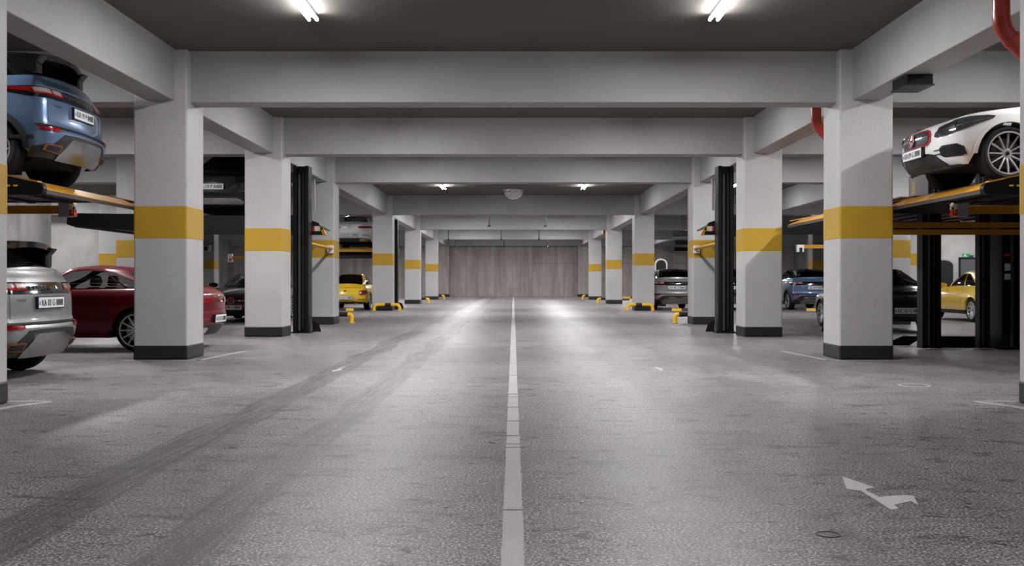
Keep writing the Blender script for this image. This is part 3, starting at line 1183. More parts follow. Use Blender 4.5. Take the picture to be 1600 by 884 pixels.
            pt('exhaust_tip', 'rear', ks if sg > 0 else mk(ks), M['chrome'], eps=.03)
            ks = [(.60, .54, .60), (.66, .50, .66), (.80, .51, .68), (.88, .55, .64)]
            pt('headlight', 'front', ks if sg > 0 else mk(ks), M['clearlens'], eps=.014)
        pt('tail_spoiler', 'rear', [(-.58, .865, .885), (-.4, .88, .905), (.4, .88, .905), (.58, .865, .885)], paint, eps=.05, thick=.06)
        em = MB()
        p, n = s.place('rear', 0, .755, .012)
        em.lathe([(.0, .01), (.045, .008), (.05, -.01)], 20, 'x', (p.x - .0, 0, p.z))
        em.build('emblem', M['darkalloy'], t)
        pt('lower_bumper', 'rear', [(-.85, .275, .31), (-.5, .27, .345), (.5, .27, .345), (.85, .275, .31)], M['cladding'], eps=.008)
        pt('front_intake', 'front', [(-.6, .27, .36), (.6, .27, .36)], M['grille'], eps=.008)
        if rear_plate:
            plate(t, s, 'rear', 0, .50, rear_plate, plate_w)
    return t

# ------------------------------------------------------------------ the building
CW = 0.785                                   # pillar width
XI = 4.79                                    # inner faces of the aisle pillars
ROWS = [8.65, 14.61, 20.64, 26.58, 39.34, 51.0, 62.9]     # front faces of the pillar rows
BACK = 74.6
CEIL = 4.565
BEAMZ = 3.806
XW = 21.0


def structure(name, mb, mats, label=None, cat=None, **kw):
    return tag(mb.build(name, mats, **kw), label, cat, None, 'structure')


structure('floor', MB().box(-XW, XW, -9, BACK + .3, -.2, 0), M['floor'])
structure('ceiling', MB().box(-XW, XW, -9, BACK + .3, CEIL, CEIL + .2), M['ceiling'])
structure('wall_back', MB().box(-XW, XW, BACK, BACK + .3, 0, CEIL), M['wall'])
structure('wall_front', MB().box(-XW, XW, -9.3, -9, 0, CEIL), M['wall_side'])
structure('wall_left', MB().box(-XW, -16.25, -9, 35.0, 0, CEIL), M['wall_side'])
structure('wall_right', MB().box(16.25, XW, -9, 35.0, 0, CEIL), M['wall_side'])
structure('wall_left_far', MB().box(-XW - .3, -XW, 35.0, BACK, 0, CEIL), M['wall_side'])
structure('wall_right_far', MB().box(XW, XW + .3, 35.0, BACK, 0, CEIL), M['wall_side'])
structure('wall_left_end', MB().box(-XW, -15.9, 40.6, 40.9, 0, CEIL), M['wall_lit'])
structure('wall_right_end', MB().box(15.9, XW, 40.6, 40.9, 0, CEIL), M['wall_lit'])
# shallow joint that crosses the right half of the back wall
structure('trim_1', MB().box(1.2, XW, BACK - .02, BACK, 2.49, 2.52), simple('wall_joint_grey', srgb(112, 106, 104), 0.8))

ORD = ['first', 'second', 'third', 'fourth', 'fifth', 'sixth', 'last']


def pillar(x, y, label, band=True, mat='pillar', grp='aisle pillars'):
    t = thing('pillar', label, 'pillar', (x, y, 0), 0, grp, 'structure')
    h = CW / 2
    MB().box(-h, h, -h, h, 0, CEIL).build('shaft', M[mat], t, bevel=.025)
    if band:
        MB().box(-h - .003, h + .003, -h - .003, h + .003, 1.762, 2.272).build('yellow_band', M['yellow'], t, bevel=.025)
    MB().box(-h - .007, h + .007, -h - .007, h + .007, 0, .216).build('black_base', M['base'], t, bevel=.025)
    return t


for sg, sd in ((-1, 'left'), (1, 'right')):
    for i, y in enumerate(ROWS):
        how = ('nearest pillar on the %s of the aisle, cut by the photo edge' % sd) if i == 0 else \
            '%s yellow-banded grey pillar along the %s side of the aisle' % (ORD[i] if i < 6 else 'farthest', sd)
        pillar(sg * (XI + CW / 2), y + CW / 2, how)
    pillar(sg * (XI + CW / 2), BACK - .32, 'unpainted concrete pilaster against the back wall, %s end' % sd, False, 'wall')
    pillar(sg * 10.22, 26.58 + CW / 2, 'yellow-banded pillar of the inner row, behind the %s parking lifts' % sd, grp='inner pillars')
    pillar(sg * 16.0, 39.34 + CW / 2, 'yellow-banded pillar at the end of the pale %s wall' % sd, grp='inner pillars')
    pillar(sg * 15.72, 51.0 + CW / 2, 'distant yellow-banded pillar deep in the %s parking area' % sd, grp='inner pillars')

for i, y in enumerate([-3.3, 2.7] + ROWS + [BACK - .75]):
    yc = y + CW / 2
    nm = ['behind the viewer', 'above the viewer'] + ['over the %s row of pillars' % o for o in ORD] + ['against the back wall']
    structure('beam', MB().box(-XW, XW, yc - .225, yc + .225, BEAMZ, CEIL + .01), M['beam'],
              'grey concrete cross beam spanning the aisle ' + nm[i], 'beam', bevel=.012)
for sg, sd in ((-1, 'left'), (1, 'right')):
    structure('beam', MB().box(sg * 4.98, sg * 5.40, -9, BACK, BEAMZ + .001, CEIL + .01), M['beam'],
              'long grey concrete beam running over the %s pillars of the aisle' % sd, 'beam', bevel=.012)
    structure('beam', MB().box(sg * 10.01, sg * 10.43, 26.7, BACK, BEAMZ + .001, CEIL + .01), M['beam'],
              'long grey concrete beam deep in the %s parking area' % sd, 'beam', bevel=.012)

# a grey door and a green exit sign on the right end wall
d = thing('door_1', 'grey steel door under the green exit sign', 'door', (18.62, 40.6, 0), 0, None, 'structure')
MB().box(-.40, .40, -.05, 0, 0, 2.06).build('leaf', M['doorgrey'], d, bevel=.006)
fr = MB()
fr.box(-.47, -.40, -.07, 0, 0, 2.12).box(.40, .47, -.07, 0, 0, 2.12).box(-.47, .47, -.07, 0, 2.06, 2.13)
fr.build('door_frame', M['base'], d)
MB().tube([(-.30, -.05, 1.0), (-.30, -.11, 1.0), (-.20, -.11, 1.0)], .012).build('handle', M['chrome'], d)
p = at(1511, 399, 40.5)
e = thing('exit_sign', 'small green exit sign above the grey door on the pale wall', 'sign', (p.x, 40.6, p.z))
MB().box(-.15, .15, -.06, 0, -.075, .075).build('sign_box', M['green'], e, bevel=.01)
MB().box(.10, .28, -.08, 0, -.085, .01).build('sign_bracket', M['lampbody'], e, bevel=.01)
rm = MB()
rm.lathe([(0, -.066), (.028, -.066), (.028, -.06)], 12, 'y', (-.06, 0, .045))
rm.prism([(-.10, .02), (-.02, .02), (.01, -.06), (-.03, -.06), (-.06, -.02), (-.11, -.06), (-.14, -.05)], 'y', -.066, -.06)
rm.build('running_figure', M['white'], e)

# ------------------------------------------------------------------ lamps
LAMP_W = 160.0


def ceiling_light(x, y, label, grp, ln=1.4):
    t = thing('ceiling_light', label, 'ceiling light', (x, y, CEIL), 0, grp)
    h = ln / 2
    MB().prism([(-.055, 0), (-.04, -.055), (.04, -.055), (.055, 0)], 'y', -h, h).build('housing', M['lampbody'], t)
    ld = bpy.data.lights.new('lamp_glow', 'AREA')
    ld.shape = 'RECTANGLE'
    ld.size, ld.size_y = .14, ln - .06
    ld.energy = LAMP_W
    ld.color = (1.0, .985, .985)
    lo = bpy.data.objects.new('lamp_glow', ld)
    COL.objects.link(lo)
    lo.parent = t
    lo.location = (0, 0, -.112)
    for s in (-1, 1):
        tb = MB()
        tb.tube([(s * .05, -h + .03, -.085), (s * .05, h - .03, -.085)], .019, 10)
        tb.build('tube', M['tube'], t, smooth=.8)
        for e_ in (-1, 1):
            MB().box(s * .05 - .014, s * .05 + .014, e_ * (h - .015) - .014, e_ * (h - .015) + .014, -.105, -.04).build('lamp_holder', M['lampbody'], t)
    return t


def fixture_rows():
    for sg, sd in ((-1, 'left'), (1, 'right')):
        ceiling_light(sg * 2.55, 12.0, 'twin-tube ceiling light nearest the viewer, %s of the aisle' % sd, 'aisle ceiling lights')
        ceiling_light(sg * 2.5, 35.2, 'small distant twin-tube ceiling light on the %s, beside the dome mirror' % sd, 'aisle ceiling lights')
        for y in (-5.5, 1.0, 18.0, 24.0, 44.0, 48.3, 55.0, 60.5, 69.0):  # doubled lamps in far bays and the near one are added for brightness
            ceiling_light(sg * 2.55, y, 'twin-tube aisle ceiling light out of view, in a row with added fill lamps', 'aisle ceiling lights out of view')
        for y in (12.0, 18.0, 24.0, 34.8, 45.4, 57.0, 68.6):
            lab = 'twin-tube ceiling light over the %s parking bays' % sd
            if y == 34.8 and sg > 0:
                lab = 'distant lit tube glimpsed beside the black lift post, over the right bays'
            if y == 24.0 and sg < 0:
                continue
            ceiling_light(sg * (8.5 if y == 34.8 and sg < 0 else 7.7), y, lab, 'bay ceiling lights')
        for x, y in ((11.9, 23.4), (13.2, 33.0), (18.3, 37.3), (13.2, 57.0), (17.0, 67.0)):  # unseen lamps added to brighten the outer walls, inner pillars and far bays
            ceiling_light(sg * x, y, 'added twin-tube fill light far out over the %s parking area' % sd, 'bay ceiling lights')


fixture_rows()

# dome mirror and hanging sprinklers
t = thing('dome_mirror', 'half-dome convex mirror hanging from the ceiling above the aisle centre', 'mirror', (0.0, 37.0, CEIL - .008))
prof = [(.38 * math.cos(a), -.36 * math.sin(a)) for a in [PI / 2 * k / 12 for k in range(13)]]
MB().lathe(prof, 40, 'z').build('dome', M['mirror'], t, smooth=1.0)
MB().lathe([(.38, .008), (.40, 0), (.40, -.03), (.375, -.03)], 40, 'z').build('dome_rim', M['greybox'], t)
spr = [('front row, left one', -1.1, 45.0, 3.62), ('front row, right one', 1.45, 45.0, 3.62),
       ('second row, far left one', -3.72, 57, 3.53), ('second row, middle one', -.7, 57, 3.53), ('second row, right one', 1.47, 57, 3.53),
       ('back row, left one', -3.98, 68.8, 3.52), ('back row, middle one', -.66, 68.8, 3.52), ('back row, right one', 2.34, 68.8, 3.52)]
for lab, x, y, z in spr:
    o = thing('hanging_sprinkler', 'thin dark sprinkler drop pipe hanging far down the aisle, ' + lab, 'sprinkler', (x, y, CEIL), 0, 'sprinkler drops')
    MB().tube([(0, 0, 0), (0, 0, z - CEIL + .06)], .028, 8).build('drop_pipe', M['cladding'], o)
    MB().lathe([(0, z - CEIL), (.07, z - CEIL), (.075, z - CEIL + .04), (.03, z - CEIL + .09), (0, z - CEIL + .09)], 14, 'z').build('sprinkler_head', M['cladding'], o)

# red drain pipes that dodge the beam behind three right-hand pillars
for i, nm in ((0, 'nearest right pillar at the photo edge'), (1, 'second right pillar'), (5, 'sixth right pillar')):
    y = ROWS[i] + CW + .30
    o = thing('red_pipe', 'red drain pipe bending round the beam behind the ' + nm, 'pipe', (0, 0, 0), 0, 'red drain pipes')
    x0, x1 = 4.77, 5.19
    pts = [(x0, y, CEIL)]
    for k in range(8):
        a = PI / 4 * k / 7
        pts.append((x0 + .30 * (1 - math.cos(a)), y, 3.74 - .30 * math.sin(a)))
    xe, ze = pts[-1][0], pts[-1][2]
    dx = max(.02, (x1 - .14) - xe)
    pts.append((xe + dx, y, ze - dx))
    bx, bz = pts[-1][0], pts[-1][2]
    for k in range(1, 8):
        a = PI / 4 * k / 7
        pts.append((bx + .30 * (math.sin(PI / 4) - math.sin(PI / 4 - a)), y, bz - .30 * (math.cos(PI / 4 - a) - math.cos(PI / 4))))
    lx, lz = pts[-1][0], pts[-1][2]
    pts.append((lx, y, 0.0))
    MB().tube(pts, .082, 20).build('pipe_run', M['redpipe'], o, smooth=.9)
    cl = MB()
    for q, (a, b) in enumerate(((pts[8], pts[9]),)):
        a, b = Vector(a), Vector(b)
        cl.tube([a, a + (b - a).normalized() * .05], .09, 20)
    cl.build('pipe_collar', M['redpipe'], o, smooth=.6)
    MB().tube([(lx, y, bz - .30), (lx, y, bz - .36)], .09, 20).build('pipe_collar', M['redpipe'], o, smooth=.6)
    for zz in (.42, 1.95):
        MB().box(lx - .18, lx + .02, y - .115, y + .10, zz - .03, zz + .03).build('pipe_clamp', M['orange'], o)

# made-up dark block under the right long beam, for a compositing leftover
o = thing('dark_block', 'black rectangular block under the right long beam, made up for a compositing leftover', 'block', (5.21, 13.0, BEAMZ))
MB().box(-.17, .17, -.25, .25, -.13, 0).build('box', M['black'], o, bevel=.008)
MB().box(-.185, .185, -.265, .265, -.145, -.125).build('lid', M['ink'], o, bevel=.005)

# ------------------------------------------------------------------ floor paint
def marking(name, label, polys, mat='marking', grp=None):
    mb = MB()
    for q in polys:
        mb.prism([tuple(p) for p in q], 'z', .0005, .003)
    o = mb.build(name, M[mat])
    return tag(o, label, 'floor marking', grp)


segs = []
rnd = random.Random(3)
y = 3.2
cuts = [5.02, 6.9, 7.05, 7.42, 8.2, 9.1, 9.9, 10.15, 12.2, 14.0, 17.5, 23.0, 31.0, 45.0, BACK - .1]
lm = MB()
L, R_ = [], []
y0 = 2.8
for c in cuts:
    n = max(2, int((c - y0) / .12))
    n = min(n, 90)
    Lp, Rp = [], []
    for k in range(n + 1):
        yy = y0 + (c - .035 - y0) * k / n
        Lp.append((-.048 + rnd.uniform(-.003, .003) - .004, yy))
        Rp.append((.046 + rnd.uniform(-.003, .003), yy))
    lm.prism(Lp[::-1] + Rp, 'z', .0005, .003)
    y0 = c
tag(lm.build('centre_line', M['marking']), 'worn white centre line running down the middle of the aisle', 'floor marking', None, 'stuff')
arrow_px = [(1316, 745), (1344, 754), (1367, 762), (1354, 764), (1352, 766), (1374, 777), (1381, 776), (1410, 774), (1427, 775), (1431, 782), (1435, 789), (1423, 783),
            (1397, 789), (1404, 795), (1391, 796), (1373, 784), (1345, 767), (1323, 764)]
marking('direction_arrow', 'large worn white double-headed arrow on the right side of the floor', [[fl(*p) for p in arrow_px][::-1]], 'marking_fresh')
marking('direction_arrow', 'small faded white arrow far down the left lane', [[fl(*p) for p in [(518, 579), (520, 581), (535, 578.3), (532, 577.4), (539, 573.0), (530, 575.5), (527, 577.2)]]])
marking('direction_arrow', 'faint faded arrow far down the right lane', [[fl(*p) for p in [(1020, 576), (1025, 573), (1030, 575), (1037, 576), (1034, 577.4), (1038, 581), (1029, 577.6), (1025, 575.2)]]], 'marking_dim')
for sg, sd in ((-1, 'left'), (1, 'right')):
    x0, y0 = sg * XI, ROWS[0]
    marking('bay_line', 'white painted bracket on the floor around the nearest %s pillar' % sd,
            [[(sg * 4.42, 9.50), (sg * 4.42, 9.56), (sg * 6.0, 9.56), (sg * 6.0, 9.50)],
             [(sg * 4.45, 9.52), (sg * 4.66, 9.15), (sg * 4.76, 8.4), (sg * 4.66, 8.4), (sg * 4.56, 9.1), (sg * 4.38, 9.5)]])
    marking('bay_line', 'thin pale floor line at the foot of the second %s pillar' % sd,
            [[(sg * 4.55, 14.56), (sg * 5.7, 14.56), (sg * 5.7, 14.50), (sg * 4.55, 14.50)], [(sg * 4.62, 14.5), (sg * 4.55, 14.5), (sg * 4.40, 16.4), (sg * 4.46, 16.4)]], 'marking_dim')


def floor_ring(px, py, r, w, label, mat):
    X, Y = fl(px, py)
    mb = MB()
    n = 40
    vs = [(X + rr * math.cos(2 * PI * k / n), Y + rr * math.sin(2 * PI * k / n), .003) for rr in (r, r - w) for k in range(n)]
    mb.add(vs, [(k, (k + 1) % n, n + (k + 1) % n, n + k) for k in range(n)])
    vs2 = [(x, y, .0003) for x, y, z in vs]
    mb.add(vs2[:n] + vs[:n], [(k, (k + 1) % n, n + (k + 1) % n, n + k) for k in range(n)])
    mb.add(vs2[n:] + vs[n:], [(k, (k + 1) % n, n + (k + 1) % n, n + k) for k in range(n)])
    tag(mb.build('floor_ring', M[mat]), label, 'floor marking')


floor_ring(1294, 835, .055, .007, 'small dark ring on the floor below the white double arrow', 'base')
floor_ring(1429, 602, .175, .035, 'pale worn ring on the floor near the second right pillar', 'marking_dim')

# ------------------------------------------------------------------ pillar guards
def pillar_guard(x, y, x2, y2, label, bd=.14, b0=.42, b1=.66):
    """low bent tube: leg, bar with a black middle piece, leg"""
    t = thing('pillar_guard', label, 'pillar guard', (0, 0, 0), 0, 'yellow pillar guards')
    r, h = .062, .235
    a, b = Vector((x, y, 0)), Vector((x2, y2, 0))
    u = (b - a).normalized()

    def leg(p, d):
        pts = [p + Vector((0, 0, .0)), p + Vector((0, 0, h - bd))]
        for k in range(1, 7):
            q = PI / 2 * k / 6
            pts.append(p + d * (bd * (1 - math.cos(q))) + Vector((0, 0, h - bd + bd * math.sin(q))))
        return pts
    ln = (b - a).length
    A = leg(a, u) + [a + u * ln * b0 + Vector((0, 0, h))]
    B = leg(b, -u) + [a + u * ln * b1 + Vector((0, 0, h))]
    MB().tube(A, r, 16).build('yellow_tube', M['safety'], t, smooth=.9)
    MB().tube(B, r, 16).build('yellow_tube', M['safety'], t, smooth=.9)
    MB().tube([A[-1], B[-1]], r + .001, 16).build('black_sleeve', M['ink'], t, smooth=.9)
    for p in (a, b):
        MB().lathe([(0, .012), (.10, .012), (.10, 0)], 20, 'z', (p.x, p.y, 0)).build('foot_plate', M['safety'], t)
    return t


for sg, sd in ((-1, 'left'), (1, 'right')):
    pillar_guard(sg * 5.46, 39.06, sg * 4.46, 39.06, 'yellow and black tube guard in front of the fifth %s pillar' % sd)
    pillar_guard(sg * 4.48, 27.58, sg * 5.55, 27.58, 'yellow guard with black sleeve just behind the fourth %s pillar' % sd, .07, .10, .45)
    pillar_guard(sg * 4.46, 52.4, sg * 5.5, 52.4, 'yellow tube guard behind the sixth %s pillar' % sd, .07, .14, .45)
    pillar_guard(sg * 4.46, 63.9, sg * 5.5, 63.9, 'yellow tube guard behind the farthest %s pillar' % sd, .07, .14, .45)


def wheel_stop(x, y, label, ln=1.5, along='x'):
    t = thing('wheel_stop', label, 'wheel stop', (x, y, 0), 0 if along == 'x' else PI / 2, 'black and yellow wheel stops')
    n = 5
    w = ln / n
    for k in range(n):
        MB().prism([(-.075, 0), (-.05, .10), (.05, .10), (.075, 0)], 'x', -ln / 2 + k * w, -ln / 2 + (k + 1) * w).build(
            'yellow_block' if k % 2 else 'black_block', M['safety'] if k % 2 else M['ink'], t)


wheel_stop(6.75, 38.9, 'black and yellow wheel stop behind the silver SUV', 1.9)
wheel_stop(12.0, 38.9, 'black and yellow wheel stop behind the blue SUV', 1.9)
wheel_stop(-6.7, 39.0, 'black and yellow wheel stop behind the yellow compact car', 1.5)
wheel_stop(8.0, 60.0, 'distant black and yellow wheel stop on the right, nearer one', 3.4)
wheel_stop(8.4, 68.5, 'distant black and yellow wheel stop on the right, by the wall', 3.4)

# ------------------------------------------------------------------ parking lifts
def stickers(t, x, y, z, face='y-', s=1.0):
    """a small column of warning labels on a post"""
    for k, (m, h) in enumerate((('redink', .05), ('white', .12), ('white', .10))):
        zz = z - k * .17 * s
        MB().box(x - .05 * s, x + .05 * s, y - .004, y, zz - h * s, zz).build('warning_label', M[m], t)


def post(t, x0, x1, y0, y1, top=3.70, foot=True):
    """channel-section steel post"""
    w = x1 - x0
    mb = MB()
    mb.box(x0, x1, y0 + .10, y1, .02, top)
    mb.box(x0, x0 + w * .24, y0, y0 + .10, .02, top)
    mb.box(x1 - w * .24, x1, y0, y0 + .10, .02, top)
    po = mb.build('post', M['black'], t, bevel=.006)
    MB().tube([(x0 + w * .38, y0 + .04, .05), (x0 + w * .38, y0 + .04, top - .18)], .03, 12).build('hydraulic_ram', M['lampbody'], po)
    lx_, rx_ = [], []
    zz = .1
    while zz < top - .2:
        for q, dz in ((.0, 0), (.0, .045), (.035, .05), (.035, .07)):
            lx_.append((x0 + w * (.58 + q), zz + dz))
            rx_.append((x0 + w * (.70 - q), zz + dz))
        zz += .075
    ch = MB()
    for k in range(len(lx_) - 1):
        (a, za), (b, zb_), (c, _), (d, _) = lx_[k], lx_[k + 1], rx_[k + 1], rx_[k]
        i = len(ch.v)
        if k == 0:
            ch.v += [(a, y0 + .04, za), (d, y0 + .04, za)]
            i = 2
        ch.v += [(b, y0 + .04, zb_), (c, y0 + .04, zb_)]
        ch.f.append((i - 2, i - 1, i + 1, i))
        ch.mi.append(0)
    co = ch.build('lift_chain', M['ink'], po)
    sm = co.modifiers.new('thickness', 'SOLIDIFY')
    sm.thickness = .03
    sm.offset = 0
    if foot:
        MB().box(x0 - .04, x1 + .04, y0 - .04, y1 + .04, 0, .03).build('foot_plate', M['black'], po)
        g = MB()
        sgx = 1 if x0 < 0 else -1
        xe = x1 + .03 if sgx > 0 else x0 - .03
        g.prism([(xe, .02), (xe + sgx * .20, .02), (xe + sgx * .14, .22), (xe, .30)], 'y', y1 - .12, y1 - .10)
        g.build('gusset', M['black'], po)
    return po


def platform_x(t, sg, xin, xout, y0, y1, top, rail_near=True, empty=False):
    """deck whose open end (yellow lip) faces the aisle at |x| = xin"""
    z = top
    dk = MB()
    dk.box(sg * (xin + .34), sg * xout, y0 + .05, y1 - .05, z - .035, z)
    n = 12
    d = dk.build('deck', M['deck'], t)
    rb = MB()
    for k in range(9):
        xx = xin + .5 + k * (xout - xin - .8) / 8
        rb.box(sg * xx, sg * (xx + .10), y0 + .06, y1 - .06, z - .075, z - .035)
    rb.build('under_rib', M['black'], d)
    # sloping lip: grey underside, yellow top
    lip = MB()
    lip.prism([(sg * (xin + .36), z - .005), (sg * xin, z - .15), (sg * xin, z - .20), (sg * (xin + .36), z - .13)], 'y', y0, y1)
    lp = lip.build('lip', M['deck'], t)
    ly = MB()
    ly.prism([(sg * (xin + .36), z + .003), (sg * (xin + .002), z - .142), (sg * (xin - .006), z - .152), (sg * (xin + .36), z - .006)], 'y', y0 + .001, y1 - .001)
    ly.build('yellow_edge', M['liftyellow'], lp)
    # side rails with rounded noses
    for yy, sd in ((y0 - .10, -1), (y1, 1)):
        rr = []
        xa = xin + .06
        for k in range(9):
            a = -PI / 2 + PI * k / 8
            rr.append((sg * (xa - .07 * math.cos(a)), z - .145 + .075 * math.sin(a)))
        rr.append((sg * (xin + .55), z + .03))
        rr.append((sg * xout, z + .03))
        if sd > 0:
            rr = [(x, max(v, z - .05)) for x, v in rr]
        rr.append((sg * xout, z - (.22 if sd < 0 else .05)))
        ra = MB()
        ra.prism(rr, 'y', yy, yy + .10)
        ro = ra.build('side_rail', M['black'], t, bevel=.006)
        ye = MB()
        ye.prism([(sg * (xin + .06), z - .068), (sg * (xin + .55), z + .032), (sg * xout, z + .032), (sg * xout, z + .05), (sg * (xin + .55), z + .05), (sg * (xin + .06), z - .05)], 'y', yy - .002, yy + .102)
        ye.build('yellow_edge', M['liftyellow'], ro)
        if sd < 0:
            dm = MB()
            for k in range(4):
                dm.box(sg * (xin + .30 + k * .09), sg * (xin + .35 + k * .09), yy - .006, yy - .003, z - .12, z - .10)
            dm.build('yellow_marks', M['yellowink'], ro)


def control_box(x, y, z, sg, label):
    """grey box with coloured push buttons on its aisle side, on the end of a yellow arm"""
    t = thing('control_box', label, 'control box', (x, y, z), 0, 'lift control boxes')
    MB().box(-.085, .085, -.07, .07, -.115, .115).build('housing', M['greybox'], t, bevel=.008)
    fx = -sg * .085
    pn = MB().box(fx, fx - sg * .05, -.06, .06, -.11, .11).build('button_panel', M['yellowink'], t, bevel=.004)
    k = 0
    for zz, m, r in ((.07, 'white', .026), (.02, 'ink', .022), (-.025, 'redink', .024), (-.075, 'redink', .034)):
        for yy in (-.03, .03):
            b = MB()
            b.lathe([(0, fx - sg * .075), (r, fx - sg * .072), (r, fx - sg * .05)], 14, 'x', (0, yy, zz))
            b.build('button', M[m if yy < 0 else ('white' if k < 2 else m)], pn)
        fz = MB().box(fx - sg * .005, fx - sg * .045, -.072, -.068, zz - .02, zz + .02).build('label_square', M['white' if k < 2 else 'redink'], pn)
        k += 1
    return t


def near_lift(sg, y0, y1, top, sd, has):
    t = thing('parking_lift', 'raised parking platform with yellow lip carrying the %s, %s side' % (has, sd), 'parking lift', (0, 0, 0), 0, 'parking lifts')
    platform_x(t, sg, 5.65, 11.0, y0, y1, top)
    for yy in (y0 - .45, y1 + .12):
        x0, x1 = sorted((sg * 10.5, sg * 10.92))
        post(t, x0, x1, yy, yy + .32, 3.75, foot=True)
        MB().box(sg * 10.55, sg * 10.87, min(yy + .3, y0) if yy < y0 else y1 - .02, y0 + .1 if yy < y0 else yy + .02, top - .25, top - .05).build('carriage', M['black'], t)
    ar = MB()
    ya = y1 + .22
    ar.box(sg * 10.6, sg * 7.06, ya, ya + .05, 2.20, 2.33)
    ar.build('control_arm', M['liftyellow'], t, bevel=.004)
    return ya


ya = near_lift(-1, 12.05, 15.25, 2.41, 'left', 'blue SUV')
control_box(-6.97, ya + .02, 2.265, -1, 'grey lift control box with red buttons on a yellow arm, left side')
ya = near_lift(1, 12.05, 15.25, 2.41, 'right', 'white car')
control_box(6.97, ya + .02, 2.265, 1, 'grey lift control box with red buttons on a yellow arm, right side')


def wide_lift(sg, sd, has):
    """second row of lifts: long black side rail towards the viewer, post by the aisle"""
    t = thing('parking_lift', 'black two-post parking lift behind the third %s pillar, %s' % (sd, has), 'parking lift', (0, 0, 0), 0, 'parking lifts')
    y0, y1, top = 22.62, 26.15, 2.60
    dk = MB().box(sg * 5.0, sg * 10.05, y0, y1, top - .06, top).build('deck', M['deck'], t)
    rb = MB()
    for k in range(10):
        rb.box(sg * (5.1 + k * .53), sg * (5.22 + k * .53), y0 + .02, y1 - .02, top - .22, top - .06)
    rb.build('under_rib', M['black'], dk)
    for yy in (y0 - .08, y1):
        ra = MB()
        prof = [(sg * 4.31, top - .40), (sg * 4.30, top - .28), (sg * 4.42, top - .12), (sg * 4.62, top - .05), (sg * 4.85, top + .02), (sg * 10.1, top + .10), (sg * 10.12, top - .15), (sg * 10.0, top - .20),
                (sg * 8.6, top - .30), (sg * 7.6, top - .38)]
        if yy > y0:
            prof = [(sg * 5.75, top - .2), (sg * 5.75, top + .02), (sg * 10.1, top + .10), (sg * 10.1, top - .2)]
        ra.prism(prof, 'y', yy, yy + .08)
        ro = ra.build('side_rail', M['black'], t, bevel=.008)
        if yy < y0:
            tip = MB().prism([(sg * 4.31, top - .41), (sg * 4.24, top - .40), (sg * 4.30, top - .27), (sg * 4.36, top - .29)], 'y', yy - .004, yy + .084)
            tip.build('yellow_tip', M['liftyellow'], ro)
            for (a, b, m) in ((4.53, 4.60, 'white'), (4.64, 4.70, 'redink'), (4.70, 4.78, 'white'), (4.78, 4.82, 'yellowink')):
                pass
            x = 4.63
            for wdt, m, gap in ((.05, 'white', .035), (.045, 'redink', .0), (.085, 'white', .0), (.04, 'yellowink', .0)):
                MB().box(sg * x, sg * (x - wdt), yy - .006, yy + .001, top - .31, top - .20).build('warning_label', M[m], ro)
                x -= wdt + gap
            mb = MB()
            mb.box(sg * 4.62, sg * 4.59, yy - .008, yy - .004, top - .27, top - .23)
            mb.build('label_mark', M['orange'], ro)
    lip = MB().prism([(sg * 5.02, top), (sg * 4.82, top - .10), (sg * 4.82, top - .14), (sg * 5.02, top - .06)], 'y', y0, y1)
    lip.build('lip', M['black'], t)
    x0, x1 = sorted((sg * 4.90, sg * 4.55))
    post(t, x0, x1, 22.12, 22.50, 3.72)
    MB().box(sg * 4.62, sg * 5.06, 22.48, 22.66, top - .25, top + .05).build('carriage', M['black'], t)
    x0, x1 = sorted((-8.20, -7.86)) if sg < 0 else (7.15, 7.45)
    post(t, x0, x1, 22.12, 22.50, 3.72)
    MB().box(x0 + .04, x1 - .04, 22.48, 22.66, top - .25, top + .05).build('carriage', M['black'], t)
    # pale grey strip on the post and the yellow brace to the next pillar
    MB().box(sg * 4.53, sg * 4.47, 22.42, 22.46, 2.75, 3.45).build('cover_strip', M['greybox'], t)
    br = MB().tube([(sg * 4.70, 22.5, 2.02), (sg * 4.84, 26.52, 2.02)], .045, 4)
    bo = br.build('brace', M['liftyellow'], t)
    MB().box(sg * 4.80, sg * 4.96, 26.50, 26.578, 1.90, 2.11).build('brace_plate', M['white'], bo, bevel=.006)


wide_lift(-1, 'left', 'carrying the black SUV')
wide_lift(1, 'right', 'with an empty platform')

# empty platform in the second right bay
t = thing('parking_lift', 'empty raised platform with yellow edge beside the second right pillar', 'parking lift', (0, 0, 0), 0, 'parking lifts')
platform_x(t, 1, 5.62, 9.9, 15.95, 20.40, 2.45)
post(t, 6.88, 7.20, 16.75, 16.98, 3.72, foot=False)
post(t, 7.89, 8.07, 16.85, 17.02, 3.72, foot=False)
post(t, 8.22, 8.70, 16.75, 17.25, 3.72, foot=False)
b = MB()
b.prism([(7.02, 0), (7.40, .20), (8.9, .20), (8.9, 0)], 'y', 17.3, 17.75)
b.prism([(6.62, 0), (7.0, .17), (7.75, .17), (7.75, 0)], 'y', 17.9, 18.2)
b.build('base_frame', M['black'], t, bevel=.01)
stickers(t, 8.31, 16.745, 1.62)
for z0, x1, yy in ((2.09, 8.75, 16.6), (1.97, 8.45, 16.55)):
    MB().box(5.9, x1, yy, yy + .08, z0 - .045, z0 + .045).build('cross_bar', M['liftyellow'], t, bevel=.004)
MB().box(5.9, 8.9, 18.6, 18.75, 2.12, 2.26).build('lower_beam', M['black'], t)
t2 = thing('control_box', 'small white lift control box on a yellow bar beyond the second right pillar', 'control box', (8.0, 27.5, 2.0), 0, 'lift control boxes')
p = at(1250, 388, 27.5)
t2.location = p
MB().box(-.10, .10, -.05, .05, -.10, .10).build('housing', M['white'], t2, bevel=.006)
MB().box(-.03, .05, -.058, -.05, -.10, .02).build('cover_slot', M['base'], t2)
ab = MB().box(.10, 2.0, -.03, .03, .0, .10)
